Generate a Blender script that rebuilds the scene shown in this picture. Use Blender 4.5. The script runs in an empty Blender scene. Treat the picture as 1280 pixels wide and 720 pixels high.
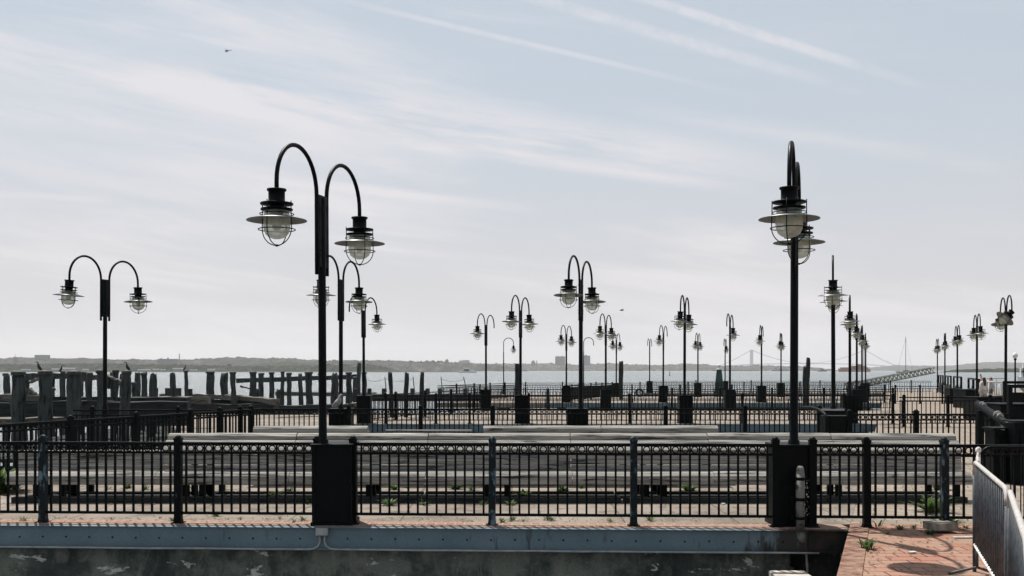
import bpy, bmesh, math, random
from mathutils import Vector, Matrix, noise
random.seed(11)
S = bpy.context.scene
COL = S.collection
PI = math.pi
F = 1280.0; HZ = 463.0; EYE = 2.015          # focal length in photo pixels, horizon row, eye height
def X(px, Y): return (px-640.0)/F*Y
def Z(py, Y): return EYE-(py-HZ)/F*Y

# ------------------------------------------------------------------ materials
MAT = {}
CUR = ['']
GAIN = {'pier_concrete': .66, 'red_brick_paving': .68, 'brick_edging': .68, 'tan_pavers': .66, 'bench_wood': .78, 'rusty_curb': .75, 'barrier_top_metal': .75, 'rubble_stone': .55, 'pale_concrete': .8,         'glass_shade': .6, 'far_woods': .34, 'wooded_hills': .42, 'shore_trees': .42, 'grassy_mound': .5, 'white_cloth': .8, 'pale_building': .7, 'far_building': .42, 'ferry_orange': .6, 'tan_cloth': .8, 'pale_cloth': .8, 'stained_conduit': .8, 'conduit_grey': .8, 'pile_wood': .62, 'beam_wood': .7, 'barrier_metal': .6, 'bridge_steel': .8}
def nmat(name):
    m = bpy.data.materials.new(name); m.use_nodes = True
    nt = m.node_tree; nt.nodes.clear()
    out = nt.nodes.new('ShaderNodeOutputMaterial')
    MAT[name] = m; CUR[0] = name
    return m, nt, out
def N(nt, typ, **kw):
    n = nt.nodes.new(typ)
    for k, v in kw.items():
        if k in n.inputs.keys() and not hasattr(n, k): n.inputs[k].default_value = v
        else: setattr(n, k, v)
    return n
def ramp(nt, src, stops, interp='LINEAR'):
    r = nt.nodes.new('ShaderNodeValToRGB'); r.color_ramp.interpolation = interp
    el = r.color_ramp.elements
    while len(el) < len(stops): el.new(0.5)
    for e, (p, c) in zip(el, stops):
        e.position = p; e.color = (c[0], c[1], c[2], 1) if isinstance(c, tuple) else (c, c, c, 1)
    nt.links.new(src, r.inputs['Fac']); return r
def coords(nt, kind='Object', scale=(1,1,1), rot=(0,0,0), loc=(0,0,0)):
    mp = nt.nodes.new('ShaderNodeMapping')
    mp.inputs['Scale'].default_value = scale; mp.inputs['Rotation'].default_value = rot; mp.inputs['Location'].default_value = loc
    if kind == 'World':
        g = nt.nodes.new('ShaderNodeNewGeometry'); nt.links.new(g.outputs['Position'], mp.inputs['Vector'])
    else:
        t = nt.nodes.new('ShaderNodeTexCoord'); nt.links.new(t.outputs[kind], mp.inputs['Vector'])
    return mp.outputs['Vector']
def noise_tex(nt, vec, scale, detail=4, rough=.55, dist=0):
    n = nt.nodes.new('ShaderNodeTexNoise'); n.inputs['Scale'].default_value = scale
    n.inputs['Detail'].default_value = detail; n.inputs['Roughness'].default_value = rough; n.inputs['Distortion'].default_value = dist
    nt.links.new(vec, n.inputs['Vector']); return n.outputs['Fac']
def mixc(nt, fac, a, b, mode='MIX'):
    m = nt.nodes.new('ShaderNodeMix'); m.data_type = 'RGBA'; m.blend_type = mode
    for sock, v in ((m.inputs[0], fac), (m.inputs[6], a), (m.inputs[7], b)):
        if hasattr(v, 'links'): nt.links.new(v, sock)
        elif isinstance(v, tuple): sock.default_value = (v[0], v[1], v[2], 1)
        else: sock.default_value = v
    return m.outputs[2]
def princ(nt, out, color, rough=.7, metal=0, spec=.5, bump=None, bstr=.3, bdist=.01):
    p = nt.nodes.new('ShaderNodeBsdfPrincipled')
    g = GAIN.get(CUR[0])
    if g and hasattr(color, 'links'): color = mixc(nt, 1.0, color, (g, g, g), 'MULTIPLY')
    if hasattr(color, 'links'): nt.links.new(color, p.inputs['Base Color'])
    else: p.inputs['Base Color'].default_value = (*color, 1)
    if hasattr(rough, 'links'): nt.links.new(rough, p.inputs['Roughness'])
    else: p.inputs['Roughness'].default_value = rough
    p.inputs['Metallic'].default_value = metal; p.inputs['Specular IOR Level'].default_value = spec
    if bump is not None:
        b = nt.nodes.new('ShaderNodeBump'); b.inputs['Strength'].default_value = bstr; b.inputs['Distance'].default_value = bdist
        nt.links.new(bump, b.inputs['Height']); nt.links.new(b.outputs['Normal'], p.inputs['Normal'])
    nt.links.new(p.outputs[0], out.inputs['Surface']); return p

def two_tone(name, a, b, scale=3, rough=.75, lo=.4, hi=.65, stretch=(1,1,1), kind='World', bstr=.25, bdist=.01, metal=0, spec=.4, detail=5):
    m, nt, out = nmat(name)
    v = coords(nt, kind, stretch)
    n = noise_tex(nt, v, scale, detail)
    r = ramp(nt, n, [(lo, a), (hi, b)])
    n2 = noise_tex(nt, v, scale*9, 3)
    c = mixc(nt, .35, r.outputs[0], ramp(nt, n2, [(.3, .35), (.7, 1.0)]).outputs[0], 'MULTIPLY')
    princ(nt, out, c, rough, metal, spec, n2, bstr, bdist)
    return m

# black enamel paint on lamps and rails, dusty and chipped in places
def black_paint(name, base, worn, lo, hi, rough=.42):
    m, nt, out = nmat(name)
    v = coords(nt, 'World')
    n = noise_tex(nt, v, 3.5, 6, .65)
    n2 = noise_tex(nt, coords(nt, 'World', (1,1,.35)), 22, 4, .6)
    mul = nt.nodes.new('ShaderNodeMath'); mul.operation = 'MULTIPLY'; nt.links.new(n, mul.inputs[0]); nt.links.new(n2, mul.inputs[1])
    r = ramp(nt, mul.outputs[0], [(lo, base), (hi, worn)])
    princ(nt, out, r.outputs[0], ramp(nt, n2, [(.3, rough-.08), (.7, rough+.18)]).outputs[0], 0, .09, n2, .08, .004)
black_paint('black_paint', (.0009,.0022,.0026), (.006,.009,.010), .36, .50)
black_paint('rail_paint', (.0009,.0022,.0026), (.025,.042,.052), .37, .50, .48)
black_paint('worn_post_paint', (.009,.013,.015), (.11,.16,.19), .27, .36, .5)

# weathered grey bench timber with long grain
def wood(name, dark, light, stretch, scale=3.0, rough=.85):
    m, nt, out = nmat(name)
    v = coords(nt, 'World', stretch)
    g = noise_tex(nt, v, scale, 8, .68, .6)
    broad = noise_tex(nt, coords(nt, 'World', (.6, 3, 3)), 1.3, 3)
    r = ramp(nt, g, [(.38, dark), (.455, tuple(a*.45+b*.55 for a, b in zip(dark, light))), (.62, light)])
    c = mixc(nt, .5, r.outputs[0], ramp(nt, broad, [(.3, .55), (.7, 1.0)]).outputs[0], 'MULTIPLY')
    princ(nt, out, c, rough, 0, .25, g, .6, .012)
wood('bench_wood', (.028,.030,.028), (.46,.44,.40), (.45, 6.5, 6.5), 2.6)
wood('pile_wood', (.010,.015,.014), (.10,.115,.11), (5, 5, .7), 2.2)
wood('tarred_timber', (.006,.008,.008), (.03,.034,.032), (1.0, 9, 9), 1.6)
wood('beam_wood', (.035,.035,.030), (.22,.21,.18), (1.0, 9, 9), 1.6)

two_tone('glass_shade', (.14,.165,.16), (.22,.24,.225), 9, .4, bstr=.05)
# beige concrete of the piers
m, nt, out = nmat('pier_concrete')
v = coords(nt, 'World')
n = noise_tex(nt, v, .55, 6, .6); n2 = noise_tex(nt, v, 14, 5, .7); n3 = noise_tex(nt, v, 60, 2)
c = ramp(nt, n, [(.3, (.23,.195,.16)), (.5, (.33,.28,.235)), (.7, (.40,.35,.30))]).outputs[0]
c = mixc(nt, .35, c, ramp(nt, n2, [(.35, .45), (.6, 1.0)]).outputs[0], 'MULTIPLY')
bk = N(nt, 'ShaderNodeTexBrick'); bk.inputs['Scale'].default_value = 1; bk.inputs['Brick Width'].default_value = 1.5; bk.inputs['Row Height'].default_value = 1.5
bk.inputs['Mortar Size'].default_value = .012; bk.offset = 0
bk.inputs['Color1'].default_value = (1,1,1,1); bk.inputs['Color2'].default_value = (.86,.86,.86,1); bk.inputs['Mortar'].default_value = (.3,.28,.24,1)
nt.links.new(v, bk.inputs['Vector'])
c = mixc(nt, .8, c, bk.outputs['Color'], 'MULTIPLY')
n4 = noise_tex(nt, v, 2.3, 8, .7, .6)
c = mixc(nt, .75, c, ramp(nt, n4, [(.36, .38), (.5, 1.0)]).outputs[0], 'MULTIPLY')
princ(nt, out, c, .9, 0, .2, n3, .25, .006)

def brick(name, w, h, c1, c2, mort, loc=(0,0,0), tint=(.62,.47,.36), rot=0, msize=.010):
    m, nt, out = nmat(name)
    v = coords(nt, 'World', (1,1,1), (0,0,rot), loc)
    bk = N(nt, 'ShaderNodeTexBrick'); bk.inputs['Scale'].default_value = 1; bk.inputs['Brick Width'].default_value = w; bk.inputs['Row Height'].default_value = h
    bk.inputs['Mortar Size'].default_value = msize; bk.inputs['Mortar Smooth'].default_value = .3
    bk.inputs['Color1'].default_value = (*c1,1); bk.inputs['Color2'].default_value = (*c2,1); bk.inputs['Mortar'].default_value = (*mort,1)
    nt.links.new(v, bk.inputs['Vector'])
    n = noise_tex(nt, v, 1.7, 5, .6); n2 = noise_tex(nt, v, 26, 4, .7)
    c = mixc(nt, ramp(nt, n, [(.42, 0.0), (.66, .75)]).outputs[0], bk.outputs['Color'], tint)
    c = mixc(nt, .4, c, ramp(nt, n2, [(.3, .45), (.62, 1.0)]).outputs[0], 'MULTIPLY')
    mx = nt.nodes.new('ShaderNodeMath'); mx.operation = 'MULTIPLY_ADD'; nt.links.new(bk.outputs['Fac'], mx.inputs[0]); mx.inputs[1].default_value = -1.0
    nt.links.new(n2, mx.inputs[2])
    princ(nt, out, c, .85, 0, .25, mx.outputs[0], .5, .006)
brick('red_brick_paving', .31, .205, (.38,.165,.11), (.44,.245,.175), (.03,.022,.016), tint=(.36,.26,.185))
brick('brick_edging', .125, .22, (.31,.14,.10), (.38,.22,.16), (.40,.34,.27), loc=(0,.1,0), tint=(.37,.28,.21), msize=.012)
brick('tan_pavers', .30, .30, (.31,.25,.20), (.41,.34,.28), (.09,.08,.055), tint=(.26,.22,.17), rot=math.radians(20))

m, nt, out = nmat('blue_grey_steel')
v = coords(nt, 'World')
c = ramp(nt, noise_tex(nt, v, 1.6, 5), [(.3, (.085,.130,.155)), (.75, (.125,.178,.205))]).outputs[0]
run = noise_tex(nt, coords(nt, 'World', (1, 1, .22)), 7, 6, .65)
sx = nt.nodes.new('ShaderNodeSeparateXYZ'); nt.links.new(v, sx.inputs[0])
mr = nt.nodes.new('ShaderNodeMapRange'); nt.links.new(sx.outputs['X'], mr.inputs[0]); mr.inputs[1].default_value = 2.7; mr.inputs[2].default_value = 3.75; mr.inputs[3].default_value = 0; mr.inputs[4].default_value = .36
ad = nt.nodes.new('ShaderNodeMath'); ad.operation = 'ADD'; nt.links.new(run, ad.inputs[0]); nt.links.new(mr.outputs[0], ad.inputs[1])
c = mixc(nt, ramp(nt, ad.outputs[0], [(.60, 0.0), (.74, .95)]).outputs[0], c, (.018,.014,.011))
c = mixc(nt, .5, c, ramp(nt, noise_tex(nt, v, 40, 4, .7), [(.3, .6), (.6, 1.0)]).outputs[0], 'MULTIPLY')
princ(nt, out, c, .55, 0, .4, run, .1, .004)
two_tone('recess_shade_rust', (.004,.005,.005), (.035,.022,.015), 4, .8, .45, .7, bstr=.3)  # rusty black with the shade of the recess put into the colour
two_tone('faded_blue_steel', (.080,.125,.150), (.118,.170,.198), 1.6, .5, .3, .75, bstr=.08, bdist=.004)
two_tone('rusty_curb', (.15,.055,.03), (.36,.22,.16), 7, .9, .35, .62, bstr=.7, bdist=.02)
two_tone('conduit_grey', (.25,.28,.29), (.42,.43,.42), 8, .55, .35, .65)
two_tone('stained_conduit', (.035,.028,.02), (.19,.185,.165), 9, .7, .38, .5)
two_tone('pale_concrete', (.42,.38,.33), (.62,.58,.52), 6, .9)
two_tone('barrier_metal', (.035,.045,.058), (.10,.115,.135), 14, .5, .35, .6, bstr=.2)
two_tone('barrier_top_metal', (.42,.40,.38), (.60,.58,.56), 25, .55, .35, .6, bstr=.2)
two_tone('chipped_barrier_white', (.22,.2,.18), (.75,.72,.68), 30, .7, .42, .5, bstr=.2)
two_tone('pile_cap_metal', (.02,.022,.02), (.05,.05,.045), 9, .7)
two_tone('green_beacon', (.008,.03,.024), (.02,.06,.045), 3, .6)
two_tone('gangway_steel', (.14,.16,.14), (.28,.29,.25), 2, .6)
two_tone('rubber', (.012,.012,.012), (.03,.03,.03), 8, .8)
two_tone('far_building', (.16,.18,.2), (.24,.25,.26), .02, .9)
two_tone('pale_building', (.34,.31,.29), (.42,.39,.36), .02, .9)
two_tone('bridge_steel', (.16,.19,.2), (.2,.23,.24), .01, .8)
two_tone('ferry_orange', (.42,.13,.05), (.52,.2,.1), .1, .7)
two_tone('hull_dark', (.03,.04,.05), (.06,.07,.08), .1, .7)
two_tone('white_paint', (.62,.62,.6), (.8,.8,.78), 1, .6)
two_tone('window_dark', (.03,.04,.05), (.06,.07,.08), .5, .25)
two_tone('skin', (.42,.24,.17), (.5,.3,.22), 12, .6)
two_tone('white_cloth', (.66,.62,.60), (.8,.77,.75), 9, .9)
two_tone('dark_cloth', (.02,.022,.03), (.04,.045,.06), 9, .9)
two_tone('pale_cloth', (.5,.45,.41), (.62,.56,.52), 9, .9)
two_tone('dark_hair', (.012,.01,.009), (.03,.022,.018), 30, .6)
two_tone('auburn_hair', (.07,.025,.018), (.12,.04,.03), 30, .6)
two_tone('feathers', (.012,.013,.014), (.035,.035,.035), 20, .7)
two_tone('gull_feathers', (.10,.10,.105), (.3,.3,.3), 12, .7)
two_tone('rubble_stone', (.30,.27,.23), (.52,.47,.41), 12, .9, bstr=.6, bdist=.01)

two_tone('leaf_bits', (.02,.018,.01), (.12,.09,.05), 3, .9)
# foliage of weeds
m, nt, out = nmat('weed_leaf')
oi = nt.nodes.new('ShaderNodeObjectInfo')
c = ramp(nt, noise_tex(nt, coords(nt, 'World'), 14, 3), [(.3, (.03,.055,.018)), (.55, (.07,.12,.035)), (.75, (.15,.18,.06))]).outputs[0]
p = princ(nt, out, c, .6, 0, .3)
tr = nt.nodes.new('ShaderNodeBsdfTranslucent'); nt.links.new(c, tr.inputs['Color'])
mx = nt.nodes.new('ShaderNodeMixShader'); mx.inputs[0].default_value = .4
nt.links.new(p.outputs[0], mx.inputs[1]); nt.links.new(tr.outputs[0], mx.inputs[2]); nt.links.new(mx.outputs[0], out.inputs['Surface'])

# quay wall concrete: wet green-black with streaks and flaking pale patches
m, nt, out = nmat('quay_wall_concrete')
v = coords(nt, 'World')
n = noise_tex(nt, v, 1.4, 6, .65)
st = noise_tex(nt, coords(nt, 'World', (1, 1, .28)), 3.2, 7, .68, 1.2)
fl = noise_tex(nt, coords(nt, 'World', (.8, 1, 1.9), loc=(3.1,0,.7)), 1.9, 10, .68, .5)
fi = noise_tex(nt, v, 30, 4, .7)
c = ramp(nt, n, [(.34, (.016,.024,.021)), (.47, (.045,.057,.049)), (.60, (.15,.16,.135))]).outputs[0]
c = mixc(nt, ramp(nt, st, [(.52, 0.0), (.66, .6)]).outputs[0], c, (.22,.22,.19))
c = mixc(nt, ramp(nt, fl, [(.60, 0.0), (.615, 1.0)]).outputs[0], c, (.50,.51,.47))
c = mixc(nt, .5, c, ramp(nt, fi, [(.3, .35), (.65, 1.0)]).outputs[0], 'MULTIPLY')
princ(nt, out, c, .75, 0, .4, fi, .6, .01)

# water
m, nt, out = nmat('river_water')
v = coords(nt, 'World')
w1 = noise_tex(nt, coords(nt, 'World', (.30, .8, 1)), .45, 8, .68)
w2 = noise_tex(nt, coords(nt, 'World', (.02, .05, 1)), 1.0, 5, .6)
add = nt.nodes.new('ShaderNodeMath'); add.operation = 'MULTIPLY_ADD'; nt.links.new(w2, add.inputs[0]); add.inputs[1].default_value = 2.0; nt.links.new(w1, add.inputs[2])
p = princ(nt, out, (.13,.15,.155), .24, 0, .5, add.outputs[0], 1.0, 1.3)
p.inputs['IOR'].default_value = 1.33

# hills, wooded shore
def hillmat(name, stops, sc):
    m, nt, out = nmat(name)
    v = coords(nt, 'World', (1, .25, 2.0))
    n = noise_tex(nt, v, sc, 6, .7)
    princ(nt, out, ramp(nt, n, stops).outputs[0], .95, 0, .1)
hillmat('wooded_hills', [(.36, (.012,.022,.018)), (.48, (.035,.045,.035)), (.56, (.08,.08,.062)), (.66, (.24,.22,.2))], .03)
hillmat('shore_trees', [(.34, (.008,.018,.010)), (.48, (.025,.042,.020)), (.58, (.06,.075,.04)), (.68, (.16,.14,.10))], .05)
hillmat('far_woods', [(.36, (.006,.018,.014)), (.47, (.03,.05,.03)), (.55, (.10,.11,.06)), (.64, (.26,.22,.17))], .035)
hillmat('grassy_mound', [(.34, (.010,.028,.018)), (.5, (.025,.06,.032)), (.68, (.055,.09,.05))], .03)

# milky lamp globe
m, nt, out = nmat('milky_glass')
df = N(nt, 'ShaderNodeBsdfDiffuse'); df.inputs['Color'].default_value = (.78,.79,.69,1)
tl = N(nt, 'ShaderNodeBsdfTranslucent'); tl.inputs['Color'].default_value = (.86,.87,.76,1)
tp = N(nt, 'ShaderNodeBsdfTransparent'); tp.inputs['Color'].default_value = (.93,.95,.90,1)
gl = N(nt, 'ShaderNodeBsdfGlossy'); gl.inputs['Roughness'].default_value = .12
lw = N(nt, 'ShaderNodeLayerWeight'); lw.inputs['Blend'].default_value = .35
a = N(nt, 'ShaderNodeMixShader'); a.inputs[0].default_value = .72; nt.links.new(df.outputs[0], a.inputs[1]); nt.links.new(tl.outputs[0], a.inputs[2])
b = N(nt, 'ShaderNodeMixShader'); gn = noise_tex(nt, coords(nt, 'World'), 9, 4)
nt.links.new(ramp(nt, gn, [(.35, .34), (.65, .62)]).outputs[0], b.inputs[0])
nt.links.new(a.outputs[0], b.inputs[1]); nt.links.new(tp.outputs[0], b.inputs[2])
d = N(nt, 'ShaderNodeMixShader'); mm = N(nt, 'ShaderNodeMath'); mm.operation = 'MULTIPLY'; mm.inputs[1].default_value = .35
nt.links.new(lw.outputs['Fresnel'], mm.inputs[0]); nt.links.new(mm.outputs[0], d.inputs[0])
nt.links.new(b.outputs[0], d.inputs[1]); nt.links.new(gl.outputs[0], d.inputs[2]); nt.links.new(d.outputs[0], out.inputs['Surface'])

# ------------------------------------------------------------------ mesh builder
class MB:
    def __init__(s): s.bm = bmesh.new()
    def box(s, c, size, rz=0, rx=0, ry=0, bevel=0):
        m = Matrix.Translation(c) @ Matrix.Rotation(rz, 4, 'Z') @ Matrix.Rotation(ry, 4, 'Y') @ Matrix.Rotation(rx, 4, 'X') @ Matrix.Diagonal((size[0], size[1], size[2], 1))
        r = bmesh.ops.create_cube(s.bm, size=1, matrix=m)
        if bevel:
            es = list({e for v in r['verts'] for e in v.link_edges})
            bmesh.ops.bevel(s.bm, geom=es, offset=bevel, segments=2, affect='EDGES', profile=.5)
        return s
    def bar(s, p, q, w, h=None, jit=0):
        """square bar from p to q"""
        h = h or w
        p = Vector(p); q = Vector(q); d = q-p; L = d.length
        qt = d.to_track_quat('X', 'Z')
        m = Matrix.Translation((p+q)/2) @ qt.to_matrix().to_4x4() @ Matrix.Diagonal((L, w, h, 1))
        bmesh.ops.create_cube(s.bm, size=1, matrix=m); return s
    def tube(s, pts, r, seg=10, caps=True):
        pts = [Vector(p) for p in pts]; n = len(pts)
        rs = r if isinstance(r, (list, tuple)) else [r]*n
        rings = []; up = None
        for i, p in enumerate(pts):
            t = (pts[min(i+1, n-1)]-pts[max(i-1, 0)]).normalized()
            if up is None:
                up = Vector((0,0,1)) if abs(t.z) < .9 else Vector((1,0,0))
            a = (up - t*up.dot(t)).normalized(); b = t.cross(a); up = a
            rings.append([s.bm.verts.new(p+(a*math.cos(2*PI*k/seg)+b*math.sin(2*PI*k/seg))*rs[i]) for k in range(seg)])
        for i in range(n-1):
            for k in range(seg):
                f = s.bm.faces.new((rings[i][k], rings[i][(k+1)%seg], rings[i+1][(k+1)%seg], rings[i+1][k])); f.smooth = True
        if caps:
            s.bm.faces.new(rings[0][::-1]); s.bm.faces.new(rings[-1])
        return s
    def lathe(s, prof, c=(0,0,0), seg=24, smooth=True, closed=False):
        rings = []
        for r, z in prof:
            if r < 1e-5: rings.append([s.bm.verts.new((c[0], c[1], c[2]+z))])
            else: rings.append([s.bm.verts.new((c[0]+r*math.cos(2*PI*k/seg), c[1]+r*math.sin(2*PI*k/seg), c[2]+z)) for k in range(seg)])
        n = len(rings)
        for i in range(n if closed else n-1):
            A = rings[i]; B = rings[(i+1)%n]
            for k in range(seg):
                if len(A) == 1 and len(B) == 1: continue
                if len(A) == 1: f = s.bm.faces.new((A[0], B[(k+1)%seg], B[k]))
                elif len(B) == 1: f = s.bm.faces.new((A[k], A[(k+1)%seg], B[0]))
                else: f = s.bm.faces.new((A[k], A[(k+1)%seg], B[(k+1)%seg], B[k]))
                f.smooth = smooth
        return s
    def ring(s, c, R, r, seg=16, tseg=5, axis='Z', squash=1):
        pts = []
        for k in range(seg):
            a = 2*PI*k/seg
            if axis == 'Z': pts.append(Vector((c[0]+R*math.cos(a), c[1]+R*math.sin(a), c[2])))
            else: pts.append(Vector((c[0]+R*math.cos(a), c[1], c[2]+R*math.sin(a)*squash)))
        rings = []
        cc = Vector(c); nrm = Vector((0,0,1)) if axis == 'Z' else Vector((0,1,0))
        for p in pts:
            o = (p-cc).normalized()
            rings.append([s.bm.verts.new(p+(o*math.cos(2*PI*j/tseg)+nrm*math.sin(2*PI*j/tseg))*r) for j in range(tseg)])
        for i in range(seg):
            for j in range(tseg):
                f = s.bm.faces.new((rings[i][j], rings[(i+1)%seg][j], rings[(i+1)%seg][(j+1)%tseg], rings[i][(j+1)%tseg])); f.smooth = True
        return s
    def prism(s, poly, z0, z1):
        a = [s.bm.verts.new((x, y, z0)) for x, y in poly]; b = [s.bm.verts.new((x, y, z1)) for x, y in poly]
        s.bm.faces.new(a[::-1]); s.bm.faces.new(b)
        n = len(poly)
        for i in range(n): s.bm.faces.new((a[i], a[(i+1)%n], b[(i+1)%n], b[i]))
        return s
    def extrude_x(s, prof, x0, x1, sub=1, jit=0):
        """closed profile of (y,z) swept along x"""
        rings = []
        for i in range(sub+1):
            x = x0+(x1-x0)*i/sub
            rings.append([s.bm.verts.new((x, y+random.uniform(-jit, jit), z+random.uniform(-jit, jit))) for y, z in prof])
        n = len(prof)
        for i in range(sub):
            for k in range(n): s.bm.faces.new((rings[i][k], rings[i][(k+1)%n], rings[i+1][(k+1)%n], rings[i+1][k]))
        s.bm.faces.new(rings[0][::-1]); s.bm.faces.new(rings[-1]); return s
    def build(s, name, mat, parent=None, loc=None, rz=0):
        bmesh.ops.recalc_face_normals(s.bm, faces=s.bm.faces)
        me = bpy.data.meshes.new(name); s.bm.to_mesh(me); s.bm.free()
        me.materials.append(MAT[mat])
        o = bpy.data.objects.new(name, me); COL.objects.link(o)
        if parent is not None: o.parent = parent
        if loc is not None: o.location = loc
        o.rotation_euler.z = rz
        return o
def tag(o, label=None, cat=None, group=None, kind=None):
    if label: o['label'] = label
    if cat: o['category'] = cat
    if group: o['group'] = group
    if kind: o['kind'] = kind
    return o
def thing(name, label, cat, loc=(0,0,0), rz=0, group=None):
    o = bpy.data.objects.new(name, None); COL.objects.link(o); o.location = loc; o.rotation_euler.z = rz
    o.empty_display_size = .2
    return tag(o, label, cat, group)
def copy_part(src, parent):
    c = src.copy(); COL.objects.link(c); c.parent = parent
    for ch in list(src.children): copy_part(ch, c)
    return c
ORD = ['first','second','third','fourth','fifth','sixth','seventh','eighth','ninth','tenth','eleventh','twelfth','thirteenth','fourteenth','fifteenth','sixteenth','seventeenth','eighteenth','nineteenth','twentieth']
def ordn(i):
    if i < 20: return ORD[i]
    t = {2:'twenty',3:'thirty',4:'forty',5:'fifty'}[(i+1)//10]
    return t+'-'+ORD[(i+1)%10-1] if (i+1)%10 else {30:'thirtieth',40:'fortieth',50:'fiftieth'}[i+1]

# ------------------------------------------------------------------ setting
def xl(Y): return 4.28+.37*(Y-13.0)           # left edge of the promenade
WZ = -1.6
b = MB(); b.prism([(-8800,-120),(8800,-120),(8800,14200),(-8800,14200)], WZ-.5, WZ)
tag(b.build('water', 'river_water'), kind='structure')
def rail_y(x): return 13.33-.043*x             # the front railing is turned a touch towards us on the right
FY0 = lambda x: rail_y(x)-.17
# first pier: concrete deck, brick edging along the front
def lineat(x, off=0): return 13.0+(x-4.28)/.37
ft = .42
x_end = 4.44; 
def front_poly(o0, o1, x0, x1): return [(x0, FY0(x0)+o0), (x1, FY0(x1)+o0), (x1, FY0(x1)+o1), (x0, FY0(x0)+o1)]
xe = 4.30
b = MB(); b.prism([(-11.4, FY0(-11.4)+ft), (xe, FY0(xe)+ft), (xl(13.42)-.0, 13.42), (xl(26.1), 26.1), (-6.15, 26.1), (-10.9, 13.9)], -.28, 0)
tag(b.build('pier_deck', 'pier_concrete'), kind='structure')
b = MB(); b.prism(front_poly(0, ft-.004, -11.4, xe), -.28, .004)
tag(b.build('brick_edging', 'brick_edging'), kind='structure')
b = MB(); b.prism([(-10.9,24.6),(-6.5,24.6),(-6.2,26.1),(-10.9,26.1)], -.30, -.004)
tag(b.build('side_landing', 'pier_concrete'), kind='structure')
b = MB(); b.prism([(-6.3,38.55),(xl(38.55),38.55),(xl(51.8),51.8),(-1.6,51.8)], -.28, 0)
tag(b.build('pier_deck', 'pier_concrete'), kind='structure')
b = MB(); b.prism([(X(232,30.5),30.5),(-8.0,30.5),(-6.304,38.55),(-3.2,47.2),(X(196,47.2),47.2)], -.28, -.002)
tag(b.build('old_quay', 'pier_concrete'), kind='structure')
b = MB(); b.prism([(X(600,84),84),(X(740,84),84),(X(740,89),89),(X(600,89),89)], -.28, 0)
tag(b.build('pier_deck', 'pier_concrete'), kind='structure')
b = MB(); b.prism([(X(545,63.3),63.3),(xl(63.3),63.3),(xl(78.3),78.3),(0.4,78.3)], -.28, 0)
tag(b.build('pier_deck', 'pier_concrete'), kind='structure')
b = MB(); b.prism([(11.6,90.4),(xl(90.4),90.4),(xl(97),97),(14.3,97)], -.28, 0)
tag(b.build('pier_deck', 'pier_concrete'), kind='structure')
# promenade along the right: red brick near us, tan pavers further on
PY = 13.42
b = MB(); b.prism([(xl(2)+.25,2),(12,2),(16,PY-.004),(xl(PY)+.25,PY-.004)], -.35, 0)
tag(b.build('brick_promenade', 'red_brick_paving'), kind='structure')
b = MB(); b.prism([(xl(PY)+.003,PY),(xl(PY)+16,PY),(xl(103)+16,103),(xl(103),103)], -.35, -.002)
tag(b.build('paved_promenade', 'tan_pavers'), kind='structure')
b = MB(); b.prism([(xl(2),2),(xl(2)+.247,2),(xl(PY)+.247,PY-.004),(xl(PY),PY-.004)], -.6, .012)
bb = b.build('rusty_kerb', 'rusty_curb'); tag(bb, kind='structure')
# quay walls under the decks
def quay(name, x0, x1, y, skew=0):
    b = MB(); b.prism([(x0, y-.043*x0*skew), (x1, y-.043*x1*skew), (x1, y+.5-.043*x1*skew), (x0, y+.5-.043*x0*skew)], WZ-.4, -.285)
    return b.build(name, 'quay_wall_concrete')
q = quay('quay_wall', -11.4, X(985, 13.2), 13.26, 1)
tag(q, 'stained dark green concrete quay wall with flaking pale patches under the long blue grey beam', 'wall', 'quay walls under the piers')
q = quay('quay_wall', X(985, 13.2)+.01, 4.4, 13.9, 1)
tag(q, 'black recessed concrete wall in deep shade below the front right lamp post', 'wall', 'quay walls under the piers')
q = quay('quay_wall', -6.2, 13.5, 38.75); tag(q, 'dark quay wall of the second pier behind the benches', 'wall', 'quay walls under the piers')
q = quay('quay_wall', 2.8, 22.3, 63.5); tag(q, 'dark quay wall of the third pier, farther out than the second', 'wall', 'quay walls under the piers')
b = MB(); b.prism([(xl(2)+.05,2),(xl(2)+.6,2),(xl(100)+.6,100),(xl(100)+.05,100)], WZ-.4, -.61)
tag(b.build('quay_wall', 'quay_wall_concrete'), 'long concrete quay wall carrying the left edge of the promenade', 'wall', 'quay walls under the piers')
# pale pilasters in the wall near the recess
for i, (px, w) in enumerate([(935,.17),(962,.12)]):
    pass

# blue-grey steel edge beams
def edge_beam(x0, x1, yf, label, bolts=True, skew=0, h=.285, mat='blue_grey_steel'):
    y = lambda x: yf(x) if callable(yf) else yf
    t = thing('edge_beam', label, 'beam', (0,0,0), 0, 'blue grey steel beams along pier edges')
    b = MB(); n = 12
    for (d0, d1, za, zb) in ((-.06, -.035, -h+.012, -.012), (-.11, -.003, -.011, -.0045), (-.12, -.003, -h, -h+.011)):
        b.prism([(x0, y(x0)+d0), (x1, y(x1)+d0), (x1, y(x1)+d1), (x0, y(x0)+d1)], za, zb)
    b.build('web', mat, t)
    if bolts:
        src = None; x = x0+.15
        while x < x1-.1:
            if src is None:
                m_ = MB(); m_.lathe([(0,-.014),(.008,-.012),(.0115,-.006),(.0115,0)], seg=8)
                for v in m_.bm.verts: v.co = Vector((v.co.x, v.co.z, v.co.y))
                src = m_.build('bolt', 'rail_paint', t); o = src
            else: o = copy_part(src, t)
            o.location = (x, y(x)-.0605, -.155+random.uniform(-.004,.004)); x += .308
    return t
edge_beam(-11.2, X(1002, 13.2), FY0, 'long bolted blue grey steel beam along the front edge of the nearest pier')
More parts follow.
